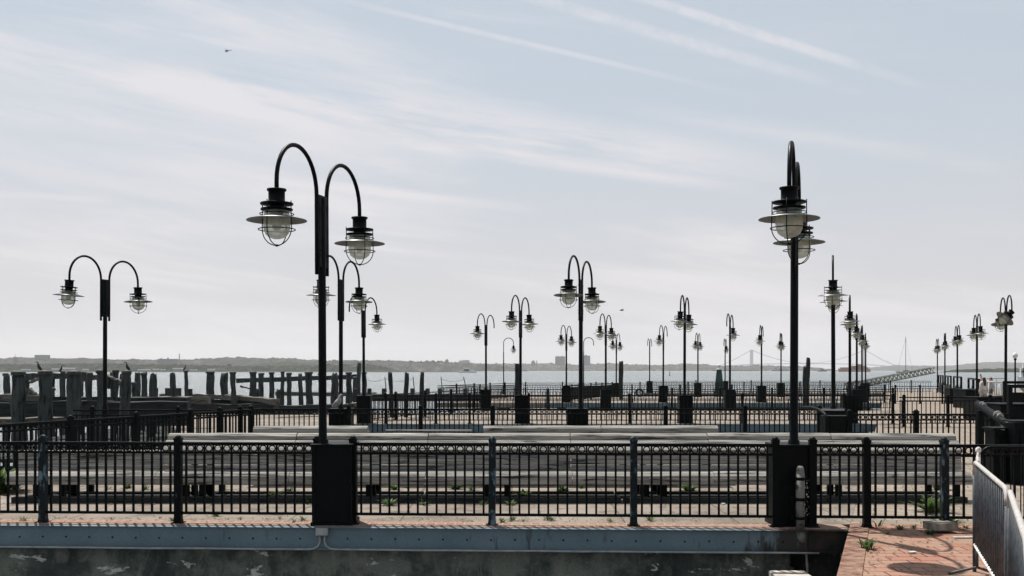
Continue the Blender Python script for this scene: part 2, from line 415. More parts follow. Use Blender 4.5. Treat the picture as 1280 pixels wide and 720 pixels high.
edge_beam(X(1002,13.2)+.01, xe, FY0, 'added rusty black beam end, recess shade in its colour, beside the brick corner', False, mat='recess_shade_rust')  # added end piece, its black stands in for the recess shade
edge_beam(-5.9, xl(38.5)-.05, 38.5, 'blue grey steel beam seen through the second railing behind the benches', False, mat='faded_blue_steel')
edge_beam(X(690,63.2), xl(63.2)-.05, 63.2, 'farthest blue grey steel beam, a thin strip on the third pier', False, mat='faded_blue_steel')

# ------------------------------------------------------------------ railings
def post_mesh(h, w=.09):
    b = MB()
    b.box((0,0,h*.5), (w, w, h-.02)); b.box((0,0,h-.01), (w+.010, w+.010, .03)); b.lathe([(w*.50,.0),(w*.47,.016),(w*.32,.032),(0,.040)], (0,0,h+.004), 12)
    b.box((0,0,.007), (w+.07, w+.06, .014), bevel=.003); b.box((0,0,.03), (w+.012, w+.012, .03))
    return b
def railing(p0, p1, posts, label, h=1.07, z0=0, circles=True, sp=.123, group='black railings on the piers', worn=(), wpost=.09, baluster=.026, endposts=True, lean=True, mat='rail_paint'):
    p0 = Vector((p0[0], p0[1], z0)); p1 = Vector((p1[0], p1[1], z0)); d = p1-p0; L = d.length; ang = math.atan2(d.y, d.x)
    t = thing('railing', label, 'railing', p0, ang, group)
    ps = sorted(posts)
    cuts = [0.0]+ps+[L]
    src = None; srcw = None
    for i, s in enumerate(ps):
        w = i in worn
        if w:
            if srcw is None: srcw = post_mesh(h+.05, wpost).build('post', 'worn_post_paint', t); srcw['label'] = 'railing post with bare blue grey worn lower half'; o = srcw
            else: o = copy_part(srcw, t)
        else:
            if src is None: src = post_mesh(h+.05, wpost).build('post', mat, t); o = src
            else: o = copy_part(src, t)
        o.location = (s, 0, 0)
        if lean: o.rotation_euler = (random.uniform(-.006,.006), random.uniform(-.006,.006), 0)
    for a, c in zip(cuts[:-1], cuts[1:]):
        if c-a < .12: continue
        a2 = a+(wpost/2+.001 if a > 0 else 0); c2 = c-(wpost/2+.001 if c < L-1e-6 else 0)
        b = MB(); mid = (a2+c2)/2; w = c2-a2
        b.box((mid, 0, h-.020), (w, .055, .040)); b.box((mid, 0, h-.138), (w, .034, .030)); b.box((mid, 0, .135), (w, .038, .034))
        n = max(2, int(round(w/sp))); st = w/n
        for k in range(n):
            x = a2+st*(k+.5)
            b.box((x+random.uniform(-.002,.002), 0, (h-.15+.15)/2), (baluster, baluster, h-.148-.152))
            if circles:
                if k < n-1:
                    b.ring((x+st/2, 0, h-.081), .0405, .0085, 14, 4, 'Y')
                b.box((x, 0, h-.079), (baluster*.8, baluster*.8, .085))
        b.build('panel', mat, t)
    return t
def along(p0, p1, pxs):
    """distance along p0->p1 at which the line crosses the given photo columns"""
    out = []; x0, y0 = p0; x1, y1 = p1; L = math.hypot(x1-x0, y1-y0)
    for px in pxs:
        k = (px-640)/F; t = (x0-k*y0)/((y1-y0)*k-(x1-x0)); out.append(t*L)
    return out
def RP(px):  # point of the front rail line at a photo column
    k = (px-640)/F; y = 13.33/(1+.043*k); return (k*y, y)
A0, A1 = RP(-120), RP(392)
railing(A0, A1, along(A0, A1, [-112, 54, 223, 397]), 'front left railing with ring frieze, left of the two lamp posts nearest us', worn=(1,))
B0, B1 = RP(441), RP(970)
railing(B0, B1, along(B0, B1, [441.5, 615, 792, 969.5]), 'front middle railing with ring frieze between the two nearest lamp posts', worn=(1,2))
C0, C1 = RP(1014), RP(1300)
railing(C0, C1, along(C0, C1, [1015.5, 1083.5, 1181]), 'front right railing with ring frieze, running from nearest right lamp post to crowd barrier', worn=(2,))
# diagonal fence closing the left end of the first pier
D0 = (-11.15, 12.6+ .0); D0 = (-9.03-.37*5.0, 13.0); D1 = (-6.25, 25.5)
LD = math.hypot(D1[0]-D0[0], D1[1]-D0[1])
railing(D0, D1, along(D0, D1, [88, 170, 238, 275, 314]), 'diagonal black railing closing off the left end of the nearest pier')
E0, E1 = (-10.6, 24.75), (-6.3, 24.75)
railing(E0, E1, along(E0, E1, [116, 223, 300]), 'short low railing on the landing beside the leftmost lamp post', circles=False)
G0, G1 = (-6.2, 25.35), (X(1030,25.35), 25.35)
railing(G0, G1, along(G0, G1, [436, 526, 616, 832, 931, 1024]), 'long second railing just behind the long wooden benches', wpost=.10)
H0, H1 = (X(1056,22.4), 22.4), (X(1262,22.4), 22.4)
railing(H0, H1, along(H0, H1, [1062, 1145, 1240]), 'second railing on the right, behind the bench end, across the tan paving', wpost=.10)
I0, I1 = (X(466,38.75), 38.75), (X(1118,38.75), 38.75)
railing(I0, I1, along(I0, I1, [482, 545, 587, 661, 787, 928, 995, 1055, 1116]), 'front railing of the second pier, a third line of bars', circles=False, sp=.16)
I2, I3 = (X(1124,36.5), 36.5), (X(1240,36.5), 36.5)
railing(I2, I3, along(I2, I3, [1130, 1185, 1238]), 'railing across the tan promenade level with the second pier', circles=False, sp=.16)
J0, J1 = (-1.4, 51.4), (X(1118,51.4), 51.4)
railing(J0, J1, along(J0, J1, [606, 657, 703, 760, 840, 900, 965, 1030, 1085, 1116]), 'rear railing of the second pier in front of open water', circles=False, sp=.17)
K0, K1 = (-5.7, 38.9), (-1.5, 51.3)
railing(K0, K1, [3,6,9,12], 'diagonal railing closing the left end of the second pier', circles=False, sp=.17)
L0, L1 = (X(549,63.9), 63.9), (X(1108,63.9), 63.9)
railing(L0, L1, along(L0, L1, [600, 657, 715, 790, 850, 915, 980, 1040, 1106]), 'front railing of the third pier, seen as fine bars', circles=False, sp=.2)
L2, L3 = (X(1112,62), 62), (X(1180,62), 62)
railing(L2, L3, along(L2, L3, [1119, 1150, 1178]), 'fine railing crossing the far promenade beside the third pier', circles=False, sp=.2)
M0, M1 = (3.4, 64.6), (8.0, 77.5)
railing(M0, M1, [3,6,9,12], 'dense dark diagonal railing on the third pier behind the largest central lamp', circles=False, sp=.12)
P0, P1 = (X(547,63.9), 63.9), (0.5, 77.9)
railing(P0, P1, [3,6,9,12], 'diagonal railing at the left end of the third pier by the white ferry', circles=False, sp=.2)
N0, N1 = (.6, 77.9), (X(1112,77.9), 77.9)
railing(N0, N1, along(N0, N1, [657, 703, 745, 800, 860, 930, 1000, 1060]), 'rear railing of the third pier against the water', circles=False, sp=.2)
O0, O1 = (12.0, 91.6), (X(1165,91.6), 91.6)
railing(O0, O1, along(O0, O1, [812, 870, 939, 1025, 1070, 1113, 1139]), 'farthest railing of all, on the outermost pier', circles=False, sp=.22)

# ------------------------------------------------------------------ lamp posts
AX = Vector((.315, .95, 0)).normalized(); AXANG = math.atan2(AX.y, AX.x)
def head_proto(parent):
    b = MB()   # cap and ring plates
    b.lathe([(0,0),(.115,0),(.115,-.022),(.098,-.024),(.098,-.15),(.12,-.165),(.195,-.168),(.195,-.186),(.09,-.19),(.085,-.232),(.19,-.236),(.19,-.252),(.09,-.256),(.075,-.31),(0,-.31)], seg=24)
    h = b.build('lamp_head', 'black_paint', parent)
    b = MB(); b.lathe([(.10,-.318),(.16,-.325),(.355,-.372),(.358,-.380),(.352,-.381),(.16,-.334),(.10,-.327)], seg=32, closed=True)
    b.build('shade', 'glass_shade', h)
    b = MB(); b.lathe([(.135,-.258),(.15,-.30),(.158,-.36),(.160,-.44),(.155,-.49),(.132,-.545),(.09,-.58),(.04,-.597),(0,-.60)], seg=24)
    b.build('glass_globe', 'milky_glass', h)
    b = MB(); b.lathe([(0,-.30),(.035,-.30),(.04,-.36),(.06,-.42),(.055,-.46),(.03,-.49),(0,-.50)], seg=12)
    b.build('bulb', 'white_paint', h)
    b = MB()
    for k in range(4):
        a = PI/4+k*PI/2; ca, sa = math.cos(a), math.sin(a); pts = [(.2*ca,.2*sa,-.15),(.2*ca,.2*sa,-.30),(.205*ca,.205*sa,-.47)]
        for j in range(1, 8):
            q = j/7*PI/2; pts.append((.205*math.cos(q)*ca, .205*math.cos(q)*sa, -.47-.205*math.sin(q)))
        b.tube(pts, .0065, 5)
    b.ring((0,0,-.485), .218, .0065, 28); b.ring((0,0,-.30), .2, .006, 28)
    b.lathe([(0,-.66),(.02,-.665),(.02,-.685),(0,-.69)], seg=8)
    b.build('cage', 'black_paint', h)
    return h
def box_mesh():
    b = MB()
    b.box((0,0,.52), (.52,.50,1.03), bevel=.006); b.box((0,0,1.045), (.56,.54,.03), bevel=.006); b.box((0,0,.02), (.56,.54,.05), bevel=.006)
    for sx in (-1, 1): b.box((sx*.235,-.256,.54), (.05,.014,.96)); 
    b.box((0,-.256,.55), (.4,.010,.03))
    b.box((.12,-.256,.27), (.025,.02,.035))
    return b
# prototype stands where the front left lamp stands
def arm_mesh():
    b = MB(); pts = [(.145,0,3.26),(.145,0,3.8),(.145,0,4.29)]; R = .5275
    for j in range(1, 20):
        q = PI*j/19; pts.append((.145+R-R*math.cos(q), 0, 4.29+R*math.sin(q)))
    pts.append((1.2, 0, 4.18)); b.tube(pts, .027, 10)
    for z in (3.45, 3.52, 4.15): b.box((.12,-.03,z), (.03,.012,.03))
    return b
PROTO = {}
def build_proto():
    hold = thing('lamp_post', 'x', 'lamp post', (0,0,0))
    b = MB(); b.lathe([(.075,.9),(.075,1.1),(.056,1.12),(.053,1.6),(.05,4.26),(.03,4.29),(0,4.29)], seg=14); b.box((0,0,.5), (.1,.1,.98))
    PROTO['pole'] = b.build('pole', 'black_paint', hold)
    b = MB(); b.box((0,0,3.83), (.235,.05,.94), bevel=.005)
    for s in (-1,1):
        for z in (3.5,3.57,4.12): b.lathe([(0,.012),(.012,.01),(.014,0)], (s*.09, -.03, z), 6)
    PROTO['plate'] = b.build('mounting_plate', 'black_paint', hold)
    a1 = arm_mesh().build('arm', 'black_paint', hold); a2 = copy_part(a1, hold); a2.rotation_euler.z = PI
    h1 = head_proto(hold); h1.location = (1.2,0,4.19); h2 = copy_part(h1, hold); h2.location = (-1.2,0,4.19); h2.rotation_euler.z = .7
    PROTO['arms'] = (a1, a2); PROTO['heads'] = (h1, h2)
    PROTO['box'] = box_mesh().build('base_box', 'black_paint', hold)
    return hold
LG = 'black twin arm lamp posts on the piers'
first = build_proto()
def lamp(px, Y, label, near=True, far=True, boxdx=0, tilt=None, box=True, group=LG, sc=1.0, x=None, protoobj=None, ax=None):
    """near: head on the arm towards us; far: head on the other arm"""
    lx = X(px, Y) if x is None else x
    if protoobj: t = protoobj
    else:
        t = thing('lamp_post', label, 'lamp post', (0,0,0), 0, group)
        for k in ('pole', 'plate', 'box'):
            if k == 'box' and not box: continue
            o = copy_part(PROTO[k], t)
            if k == 'box': bx_ = o
        for k in (0, 1): copy_part(PROTO['arms'][k], t)
        if far: copy_part(PROTO['heads'][0], t)
        if near: copy_part(PROTO['heads'][1], t)
    if protoobj: bx_ = PROTO['box']; tag(t, label, 'lamp post', group)
    ang = AXANG+random.uniform(-.035,.035) if ax is None else math.acos(ax)
    if px not in (404, 992):
        for c_ in t.children:
            if c_.name.startswith('lamp_head'): c_.rotation_euler.x = random.uniform(-.05,.05); c_.rotation_euler.y = random.uniform(-.05,.05)
    t.location = (lx, Y, 0); t.rotation_euler = (random.uniform(-.004,.004), random.uniform(-.004,.004), ang)
    if box:
        bx_.rotation_euler.z = -ang; v = Vector((boxdx, .12, 0)); v.rotate(Matrix.Rotation(-ang, 3, 'Z')); bx_.location = v
    if tilt:
        hs = [c for c in t.children if c.name.startswith('lamp_head')]
        for i, tv in tilt.items(): hs[i].rotation_euler = tv
    return t
R1, R2, R3, R4, R5, R6, R7 = 13.45, 25.75, 38.95, 51.4, 64.4, 77.5, 91.2
L1 = lamp(404, 13.42, 'tallest looking black double arm lamp post in the left half, nearest us', boxdx=.14, protoobj=first, ax=.27)
L2 = lamp(992, 13.30, 'nearest lamp post on the right, arms almost in line, conduit up its base box', ax=.315)
lamp(131, R2, 'leftmost lamp post, alone before the ruined timber pier', box=False)
lamp(426, R2, 'two armed lamp post half hidden behind the pole of the tallest left lamp', ax=.235)
lamp(726, R2, 'middle distance double lamp post, largest near the centre of the view', boxdx=-.08)
lamp(1042, R2, 'lamp post just right of the nearest right one, first of the receding row of five')
lamp(455, R3, 'lamp post with its left lamp missing, behind the tall one nearest us at left', near=False)
lamp(650.5, R3, 'double lamp post beside the broad dark pile, left of the largest central lamp', boxdx=.05)
lamp(855.5, R3, 'largest double lamp post between the centre and the nearest right lamp', boxdx=.04)
lamp(1062.5, R3, 'second of the five lamp posts receding behind one another right of centre')
lamp(607.5, R4, 'lamp post with left lamp only, right arm bare, near the white ferry', far=False)
lamp(757.3, R4, 'double lamp post just right of the largest central one, before the tall black pile')
lamp(912.4, R4, 'lamp post with bare left arm and one lamp on the right, by the green beacon', near=False)
lamp(1071, R4, 'third of the five lamp posts receding behind one another right of centre')
lamp(708, R5, 'small double lamp post in front of the left grey tower block')
lamp(829, R5, 'small lamp post with left lamp only, left of the big one right of centre', far=False)
lamp(952, R5, 'small lamp post with one lamp, just right of the bridge tower', far=False)
lamp(1077.6, R5, 'fourth of the five lamp posts receding behind one another right of centre')
lamp(770.3, R6, 'small distant lamp post touching the tall black pile, its arms almost in line')
lamp(872.4, R6, 'small distant double lamp post just right of the big one right of centre')
lamp(976.3, R6, 'small distant double lamp post just left of the nearest right lamp pole')
lamp(1082, R6, 'fifth and farthest of the lamp posts receding behind one another right of centre')
lamp(812, R7, 'farthest lamp post with both arms bare, left of a one lamp post', near=False, far=False)
lamp(906.3, R7, 'farthest lamp post with a single small lamp, directly behind the green beacon', near=False)
lamp(1257, R3, 'nearest lamp post of the far right row, its lamps knocked askew', tilt={0: (.05,.22,.3), 1: (.75,.25,.1)}, box=False)
lamp(1221, R4, 'second nearest lamp post of the far right row, beside the walking people', box=False)
lamp(1196.8, R5, 'middle lamp post of the five in the far right row', box=False)
lamp(1181, R6, 'fourth lamp post from the right edge in the far right row', box=False)
lamp(1171.8, R7, 'farthest and leftmost lamp post of the far right row', box=False)
b = MB(); _r = random.Random(4)
for k in range(46):
    xx = .125+_r.choice((-.03,0,.035))+_r.gauss(0,.008); zz = _r.uniform(.1,.62); w_ = _r.uniform(.004,.012)
    b.box((xx, -.2668+.12, zz), (w_, .002, w_*_r.uniform(.8,2.5)), ry=_r.uniform(-.5,.5))
pc = b.build('peeled_paint', 'white_paint', L2); pc.rotation_euler.z = -L2.rotation_euler.z
# single-arm, thinner lamps standing on footings in the water
def single(px, Y, label, with_head=True, foot=True):
    t = thing('lamp_post', label, 'lamp post', (X(px,Y), Y, 0), 0, 'thin single arm lamp posts out by the water')
    b = MB(); b.lathe([(.14,0),(.13,.35),(.08,.55),(.06,.9),(.045,1.0),(.04,3.6),(0,3.6)], seg=10); b.build('pole', 'black_paint', t)
    b = MB(); pts = [(0,0,3.55),(0,0,4.35)]; R = .42
    for j in range(1, 13): q = PI*j/12; pts.append((R-R*math.cos(q), 0, 4.35+R*math.sin(q)))
    pts.append((2*R, 0, 4.1)); b.tube(pts, .03, 8); b.build('arm', 'black_paint', t)
    if with_head:
        h = copy_part(PROTO['heads'][0], t); h.location = (2*R, 0, 4.11)
    b = MB(); b.lathe([(.6,WZ-.3),(.6,-.35),(.5,-.3),(0,-.3)], seg=12); b.build('footing', 'pile_wood', t)
    return t
single(629.5, 87, 'thin single arm lamp post with one small lamp, between two double lamp posts')
single(729.5, 86, 'thin bare single arm lamp post hidden behind the largest central double lamp', False)

# conduit on the front right base box
t = thing('conduit_pipe', 'stained grey vertical conduit pipe strapped to the nearest right lamp box', 'pipe', (3.66, 13.0, 0))
b = MB(); b.tube([(0,0,-.02),(0,0,.70)], .056, 14); b.lathe([(.056,.70),(.050,.76),(.030,.80),(0,.80)], seg=7); b.build('pipe', 'stained_conduit', t)
b = MB(); b.tube([(0,0,-.02),(0,0,-.16)], .075, 14); b.build('collar', 'stained_conduit', t)
for z in (.64, .38, .14):
    b = MB(); b.tube([(0,0,z-.02),(0,0,z+.02)], .062, 14); b.box((0,.05,z), (.2,.03,.045)); b.build('strap', 'black_paint', t)
b = MB(); 
b.tube([(-.03,0,-.16),(-.03,0,-.22),(-.06,.0,-.27),(-.12,0,-.30),(-.3,.02,-.305),(-.9,.0,-.30)], .014, 8)
b.tube([(.03,0,-.16),(.04,0,-.25),(.075,.0,-.30),(.09,0,-.5),(.09,0,-1.2)], .016, 8); b.build('cable', 'conduit_grey', t)
# junction box and the pipes along the foot of the beam
xj = X(404.5, 13.25); yj = FY0(xj)-.075
t = thing('junction_box', 'pale grey junction box on the beam below the left lamp post, pipes curling from it', 'junction box', (xj, yj, 0), 0)
b = MB(); b.box((0,-.04,-.055), (.155,.09,.095), bevel=.006); b.box((0,-.088,-.055), (.135,.006,.078), bevel=.002); b.build('box', 'conduit_grey', t)
for s in (-1, 1):
    b = MB(); pts = [(s*.03,-.04,-.10),(s*.03,-.04,-.18),(s*.05,-.04,-.24),(s*.10,-.045,-.272),(s*.17,-.05,-.282)]
    end = -8.6 if s < 0 else 6.3
    k = 12
    for j in range(1, k+1):
        x = s*.17+(end-s*.17)*j/k; pts.append((x, FY0(xj+x)-FY0(xj)-.05+random.uniform(-.004,.004), -.283+random.uniform(-.003,.003)))
    b.tube(pts, .013, 8); o = b.build('pipe', 'conduit_grey', t)
# timber/concrete block at the bottom edge
t = thing('dolphin_pile', 'pale flat capped concrete pile in the pit below the nearest right lamp', 'pile', (X(988,12.5), 12.5, 0))
b = MB(); b.box((0,0,-1.2), (.36,.34,1.3), bevel=.01); b.build('shaft', 'stained_conduit', t)
b = MB(); b.box((0,0,-.50), (.44,.40,.07), bevel=.008); b.build('cap', 'pale_concrete', t)

# ------------------------------------------------------------------ benches
def slat(b, x0, x1, y, z, th, w, ang, jit=.002):
    """slat running along x, centred (y,z), width w tilted by ang from horizontal (in yz), with worn edges"""
    c, s = math.cos(ang), math.sin(ang); e = th*.35
    prof = [(-w/2+e,-th/2),(w/2-e,-th/2),(w/2,-th/2+e),(w/2,th/2-e),(w/2-e,th/2),(-w/2+e,th/2),(-w/2,th/2-e),(-w/2,-th/2+e)]
    pr = [(y+u*c-v*s, z+u*s+v*c) for u, v in prof]
    b.extrude_x(pr, x0, x1, max(1, int((x1-x0)/.4)), jit)
BP = [208, 370, 535, 713, 885, 1040, 1197]
def bench(Y, flip, segs, label, capped, z_top=1.02, seat_from=None, seatto=None, broken=()):
    t = thing('long_bench', label, 'bench', (0, Y, 0), 0, 'long weathered slatted benches')
    sg = -1 if flip else 1
    b_seat = MB(); b_back = MB()
    for i, (pa, pb) in enumerate(segs):
        xa, xb = X(pa, Y), X(pb, Y); g = .004
        dz = random.uniform(-.006,.006)
        # seat slats
        for k, yy in enumerate((-.40,-.285,-.17,-.055)):
            slat(b_seat, xa+g, xb-g, sg*yy, .435+dz*.4+random.uniform(-.004,.004), .04, .105, sg*.03)
        slat(b_seat, xa+g, xb-g, sg*-.475, .415, .04, .10, sg*.75)
        slat(b_seat, xa+g, xb-g, sg*-.512, .325, .038, .10, PI/2)
        for k, yy in enumerate((.40,.515,.63,.745)):
            slat(b_seat, xa+g, xb-g, sg*yy, .435+dz*.4, .04, .105, 0)
        slat(b_seat, xa+g, xb-g, sg*.815, .325, .038, .10, PI/2)
        # back slats
        if i in broken: rows = (.50,.60)
        else: rows = (.505,.582,.659,.736)
        for k, zz in enumerate(rows):
            slat(b_back, xa+g, xb-g, sg*(-.15+.12*(zz-.45)), zz+random.uniform(-.003,.003), .036, .0735, PI/2-sg*.12)
        if capped[i]:
            b = MB(); cy = sg*.14
            r = .085; prof = []
            for j in range(12):
                q = 2*PI*j/12; prof.append((cy+math.cos(q)*.115, z_top-.085+dz+math.sin(q)*r))
            b.extrude_x(prof, xa+g*2, xb-g*2, max(2, int((xb-xa)/.35)), .0035)
            b.build('top_roll', 'bench_wood', t)
            b = MB(); slat(b, xa+g, xb-g, sg*-.05, z_top-.145+dz, .034, .115, sg*.70); slat(b, xa+g, xb-g, sg*-.135, z_top-.225+dz, .034, .115, sg*.74); b.build('back_board', 'bench_wood', t)
        elif i in broken:
            b = MB(); slat(b, xa+.3, xb-.2, sg*.08, .93, .03, .05, sg*.1); slat(b, xa+g, xb-g, sg*.14, .87, .03, .08, 0); b.build('broken_board', 'bench_wood', t)
    b_seat.build('seat', 'bench_wood', t); b_back.build('backrest', 'bench_wood', t)
    return t
segs = [(27, 208)]+list(zip(BP[:-1], BP[1:]))
t = bench(16.1, False, segs, 'nearest long weathered grey slatted bench behind the front railing', [False]+[True]*6)
src = None
for px in (52, 84, 237, 257, 463, 608, 634, 806, 828, 1044, 1190):
    if src is None:
        b = MB(); b.box((0,-.36,.2), (.09,.07,.40)); b.box((0,.06,.42), (.09,.07,.84)); b.box((0,-.16,.375), (.08,.48,.05)); b.box((0,.05,.03), (.09,.95,.05)); b.box((0,.70,.2), (.09,.07,.40)); b.box((0,.6,.375), (.08,.4,.05))
        src = b.build('leg', 'rail_paint', t); o = src
    else: o = copy_part(src, t)
    o.location = (X(px, 15.9), 0, 0)
for (yy, hh, dd) in ((-.50,.085,.13),(.62,.035,.16),(.05,.05,.12)):  # long low dark strips on the ground under the bench
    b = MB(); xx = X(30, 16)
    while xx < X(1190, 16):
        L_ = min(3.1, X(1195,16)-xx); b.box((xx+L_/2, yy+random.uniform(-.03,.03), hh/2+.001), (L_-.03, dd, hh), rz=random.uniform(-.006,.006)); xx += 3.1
    b.build('dark_strip', 'tarred_timber', t)
t2 = bench(18.55, True, [(320,462),(462,604),(604,750),(750,895)], 'second long bench, its top boards partly torn off, behind the nearest bench', [True,False,True,True], broken=(1,))
src = None
for px in (326, 400, 470, 560, 600, 690, 780, 885):
    if src is None:
        b = MB(); b.box((0,.36,.2), (.08,.07,.40)); b.box((0,-.07,.45), (.08,.07,.90)); b.box((0,.16,.375), (.08,.46,.05))
        src = b.build('leg', 'rail_paint', t2); o = src
    else: o = copy_part(src, t2)
    o.location = (X(px, 18.55), 0, 0)

# ------------------------------------------------------------------ weeds
def weed(x, y, h, n, label, broad=False, z=0.0):
    b = MB()
    for i in range(n):
        a = random.uniform(0, 2*PI); r0 = random.uniform(0, h*.35); L = h*random.uniform(.5, 1.1); tilt = random.uniform(.15, 1.1)
        w = h*(random.uniform(.07,.12) if not broad else random.uniform(.14,.24))
        base = Vector((math.cos(a)*r0, math.sin(a)*r0, 0)); d = Vector((math.cos(a), math.sin(a), 0)); sd = Vector((-d.y, d.x, 0))
        prev = None; m_ = 4
        for j in range(m_+1):
            u = j/m_; cur = base+d*(L*u*math.sin(tilt)*(.5+.7*u))+Vector((0,0,L*u*math.cos(tilt)*(1-.35*u)))
            ww = w*(math.sin(PI*min(1, .12+u*.86)))*.5+.0008
            A = b.bm.verts.new(cur-sd*ww); B = b.bm.verts.new(cur+sd*ww)
            if prev: b.bm.faces.new((prev[0], prev[1], B, A))
            prev = (A, B)
    o = b.build('weed', 'weed_leaf', None, (x, y, z)); return tag(o, label, 'weed', 'weeds growing on the decks')
def gy(py): return EYE*F/(py-HZ)
WD = [(30,651,.09,22),(72,649,.07,10),(140,650,.06,9),(200,648,.05,9),(270,645,.10,40),(300,650,.06,16),(350,649,.06,12),(368,653,.07,14),
      (628,653,.08,34),(655,652,.06,14),(685,650,.09,36),(763,653,.08,22),(812,651,.10,30),(870,652,.04,8),
      (395,610,.10,10),(20,612,.14,30),(45,610,.12,26),(135,612,.12,22),(160,610,.13,24),(278,612,.12,30),(343,622,.14,46),(362,616,.12,40),(492,612,.13,34),
      (508,610,.09,22),(570,611,.16,56),(590,613,.12,30),(486,632,.14,30),(655,622,.16,46),(704,616,.15,50),(728,610,.12,32),(820,626,.12,30),(862,614,.19,60),
      (917,612,.06,12),(1045,611,.08,22),(1060,611,.07,18),(1165,640,.30,46),(1172,612,.2,40)]
_r = random.Random(5)
for k in range(22):
    py = _r.choice((627, 629, 631, 612, 607, 651)); WD.append((_r.uniform(60, 1190) if py != 651 else _r.uniform(60, 950), py, _r.uniform(.06,.13), int(_r.uniform(12,34))))
WD = sorted(WD, key=lambda q: q[0])
for i, (px, py, h, n) in enumerate(WD):
    Y = gy(py); front = py > 640
    where = 'below the front railing' if front else 'by the nearest bench'
    size = 'tiny' if h < .08 else 'small' if h < .13 else 'bushy'
    k = i
    weed(X(px, Y), Y, h*1.25, n, '%s green weed %s, %s weed from the left' % (size, where, ordn(i)), broad=(h > .12), z=.004 if front and Y<13.9 else 0)
for (px, py, h, n, lab, br) in [
    (1096,660,.24,9,'spiky green weed at the foot of the right hand railing post', False),
    (1084,686,.20,26,'green weed on the rusty kerb at the corner of the brick paving', True),
    (1125,662,.09,40,'low green weed patch left of the stone slab on the bricks', True),
    (1162,668,.10,50,'sprawling green weed in front of the stone slab', True),
    (1186,660,.26,60,'tall leafy weed hugging the right end of the stone slab', True),
    (1108,668,.08,24,'small grass tuft in a paving joint left of the lamp shadow', False),
    (1176,664,.12,44,'dense green weed under the front edge of the stone slab', True),
    (1142,660,.10,26,'thin grassy weed against the kerb behind the lamp shadow', False),
    (1207,660,.07,30,'low creeping weed between stone slab and crowd barrier', True),
    (1160,679,.05,8,'tiny dry weed sprout on the red bricks', False)]:
    Y = gy(py); weed(X(px,Y), Y, h, n, lab, br)
weed(X(-6,16.9), 16.9, .62, 260, 'leafy green shrub at the left edge, beside the nearest bench', True)
# wind-blown leaf bits, grit and moss
b = MB(); _r = random.Random(9)
for k in range(1850):
    if k < 1500: x = _r.uniform(-9, 7); y = _r.choice((_r.uniform(13.7, 18), _r.gauss(15.5,.12), _r.gauss(16.7,.1), _r.gauss(13.8,.12)))
    else: y = _r.uniform(9, 13.4); x = xl(y)+.3+_r.random()**1.5*3.2
    if y < FY0(x)+.1 and x < xl(y)+.3: continue
    sz = _r.uniform(.006,.022); a = _r.uniform(0, 6.28); z0 = .007 if y > 13.6 or x > xl(y) else .010
    ps = [b.bm.verts.new((x+math.cos(a+q)*sz*_r.uniform(.6,1.3), y+math.sin(a+q)*sz, z0+_r.uniform(0,.012))) for q in (0,1.6,3.1,4.7)]
    b.bm.faces.new(ps)
tag(b.build('leaf_litter', 'leaf_bits'), kind='stuff')
# stone slab in the fence's shade
t = MB(); t.box((0,0,.05), (.34,.24,.09), rz=.12, bevel=.012)
for v in t.bm.verts: v.co += Vector((random.uniform(-.01,.01), random.uniform(-.01,.01), random.uniform(-.006,.006)))
tag(t.build('stone_slab', 'rubble_stone', None, (X(1169,12.9), 12.75, 0.03)), 'loose pale stone slab lying on the bricks among weeds under the right railing', 'stone')
def crumpled(x, y, sx, sy, rz, label, name='paper_scrap', cat='litter'):
    b = MB(); b.box((0,0,.008), (sx, sy, .008), bevel=.002)
    bmesh.ops.subdivide_edges(b.bm, edges=b.bm.edges[:], cuts=2)
    for v in b.bm.verts: v.co.z += random.uniform(0,.012)
    tag(b.build(name, 'white_paint', None, (x, y, .004), rz), label, cat)
crumpled(X(1140,gy(692)), gy(692), .09, .05, .3, 'small pale scrap of litter on the red bricks')
crumpled(X(1207,gy(673)), gy(673), .30, .05, .15, 'flat white strip of litter on the bricks beside the crowd barrier')
crumpled(X(904,gy(631)), gy(631), .06, .04, .5, 'tiny white scrap on the concrete left of nearest right lamp box')

# ------------------------------------------------------------------ crowd barriers
def barrier(p0, p1, label, h=1.1, zb=.27, mat='barrier_metal', top='barrier_top_metal', sp=.125, round_=.12, bot=None, group='steel crowd barriers', cat='barrier'):
    p0 = Vector((*p0, 0)); p1 = Vector((*p1, 0)); d = p1-p0; L = d.length
    t = thing('crowd_barrier', label, cat, p0, math.atan2(d.y, d.x), group)
    b = MB(); r = round_; pts = [(0,0,.0)]
    pts += [(0,0,h-r)]+[(r-r*math.cos(q*PI/8), 0, h-r+r*math.sin(q*PI/8)) for q in range(1,5)]
    pts += [(L-r+r*math.sin(q*PI/8), 0, h-r+r*math.cos(q*PI/8)) for q in range(0,5)]+[(L,0,0)]
    top_pts = pts[2:-2]
    b.tube(pts[1:-1], .021, 10); b.build('top_frame', top, t)
    b = MB(); b.tube([(0,0,0),(0,0,h-r)], .019, 10); b.tube([(L,0,0),(L,0,h-r)], .019, 10); b.build('end_post', mat, t)
    b = MB(); b.tube([(.02,0,zb),(L-.02,0,zb)], .016, 8); b.build('bottom_rail', bot or mat, t)
    b = MB(); n = int(L/sp)
    for k in range(1, n): x = L*k/n; b.tube([(x,0,zb+.012),(x,0,h-.015)], .0075, 6)
    b.build('bars', mat, t)
    for xx in (.25, L-.25):
        b = MB(); b.tube([(xx,-.26,.012),(xx,-.2,.03),(xx,0,.09),(xx,.2,.03),(xx,.26,.012)], .014, 8); b.tube([(xx,0,.09),(xx,0,zb)], .014, 8); b.build('foot', mat, t)
    return t
barrier((4.63,10.25), (3.80,7.86), 'grey crowd barrier on the red bricks, the farther of two in the right corner', bot='chipped_barrier_white')
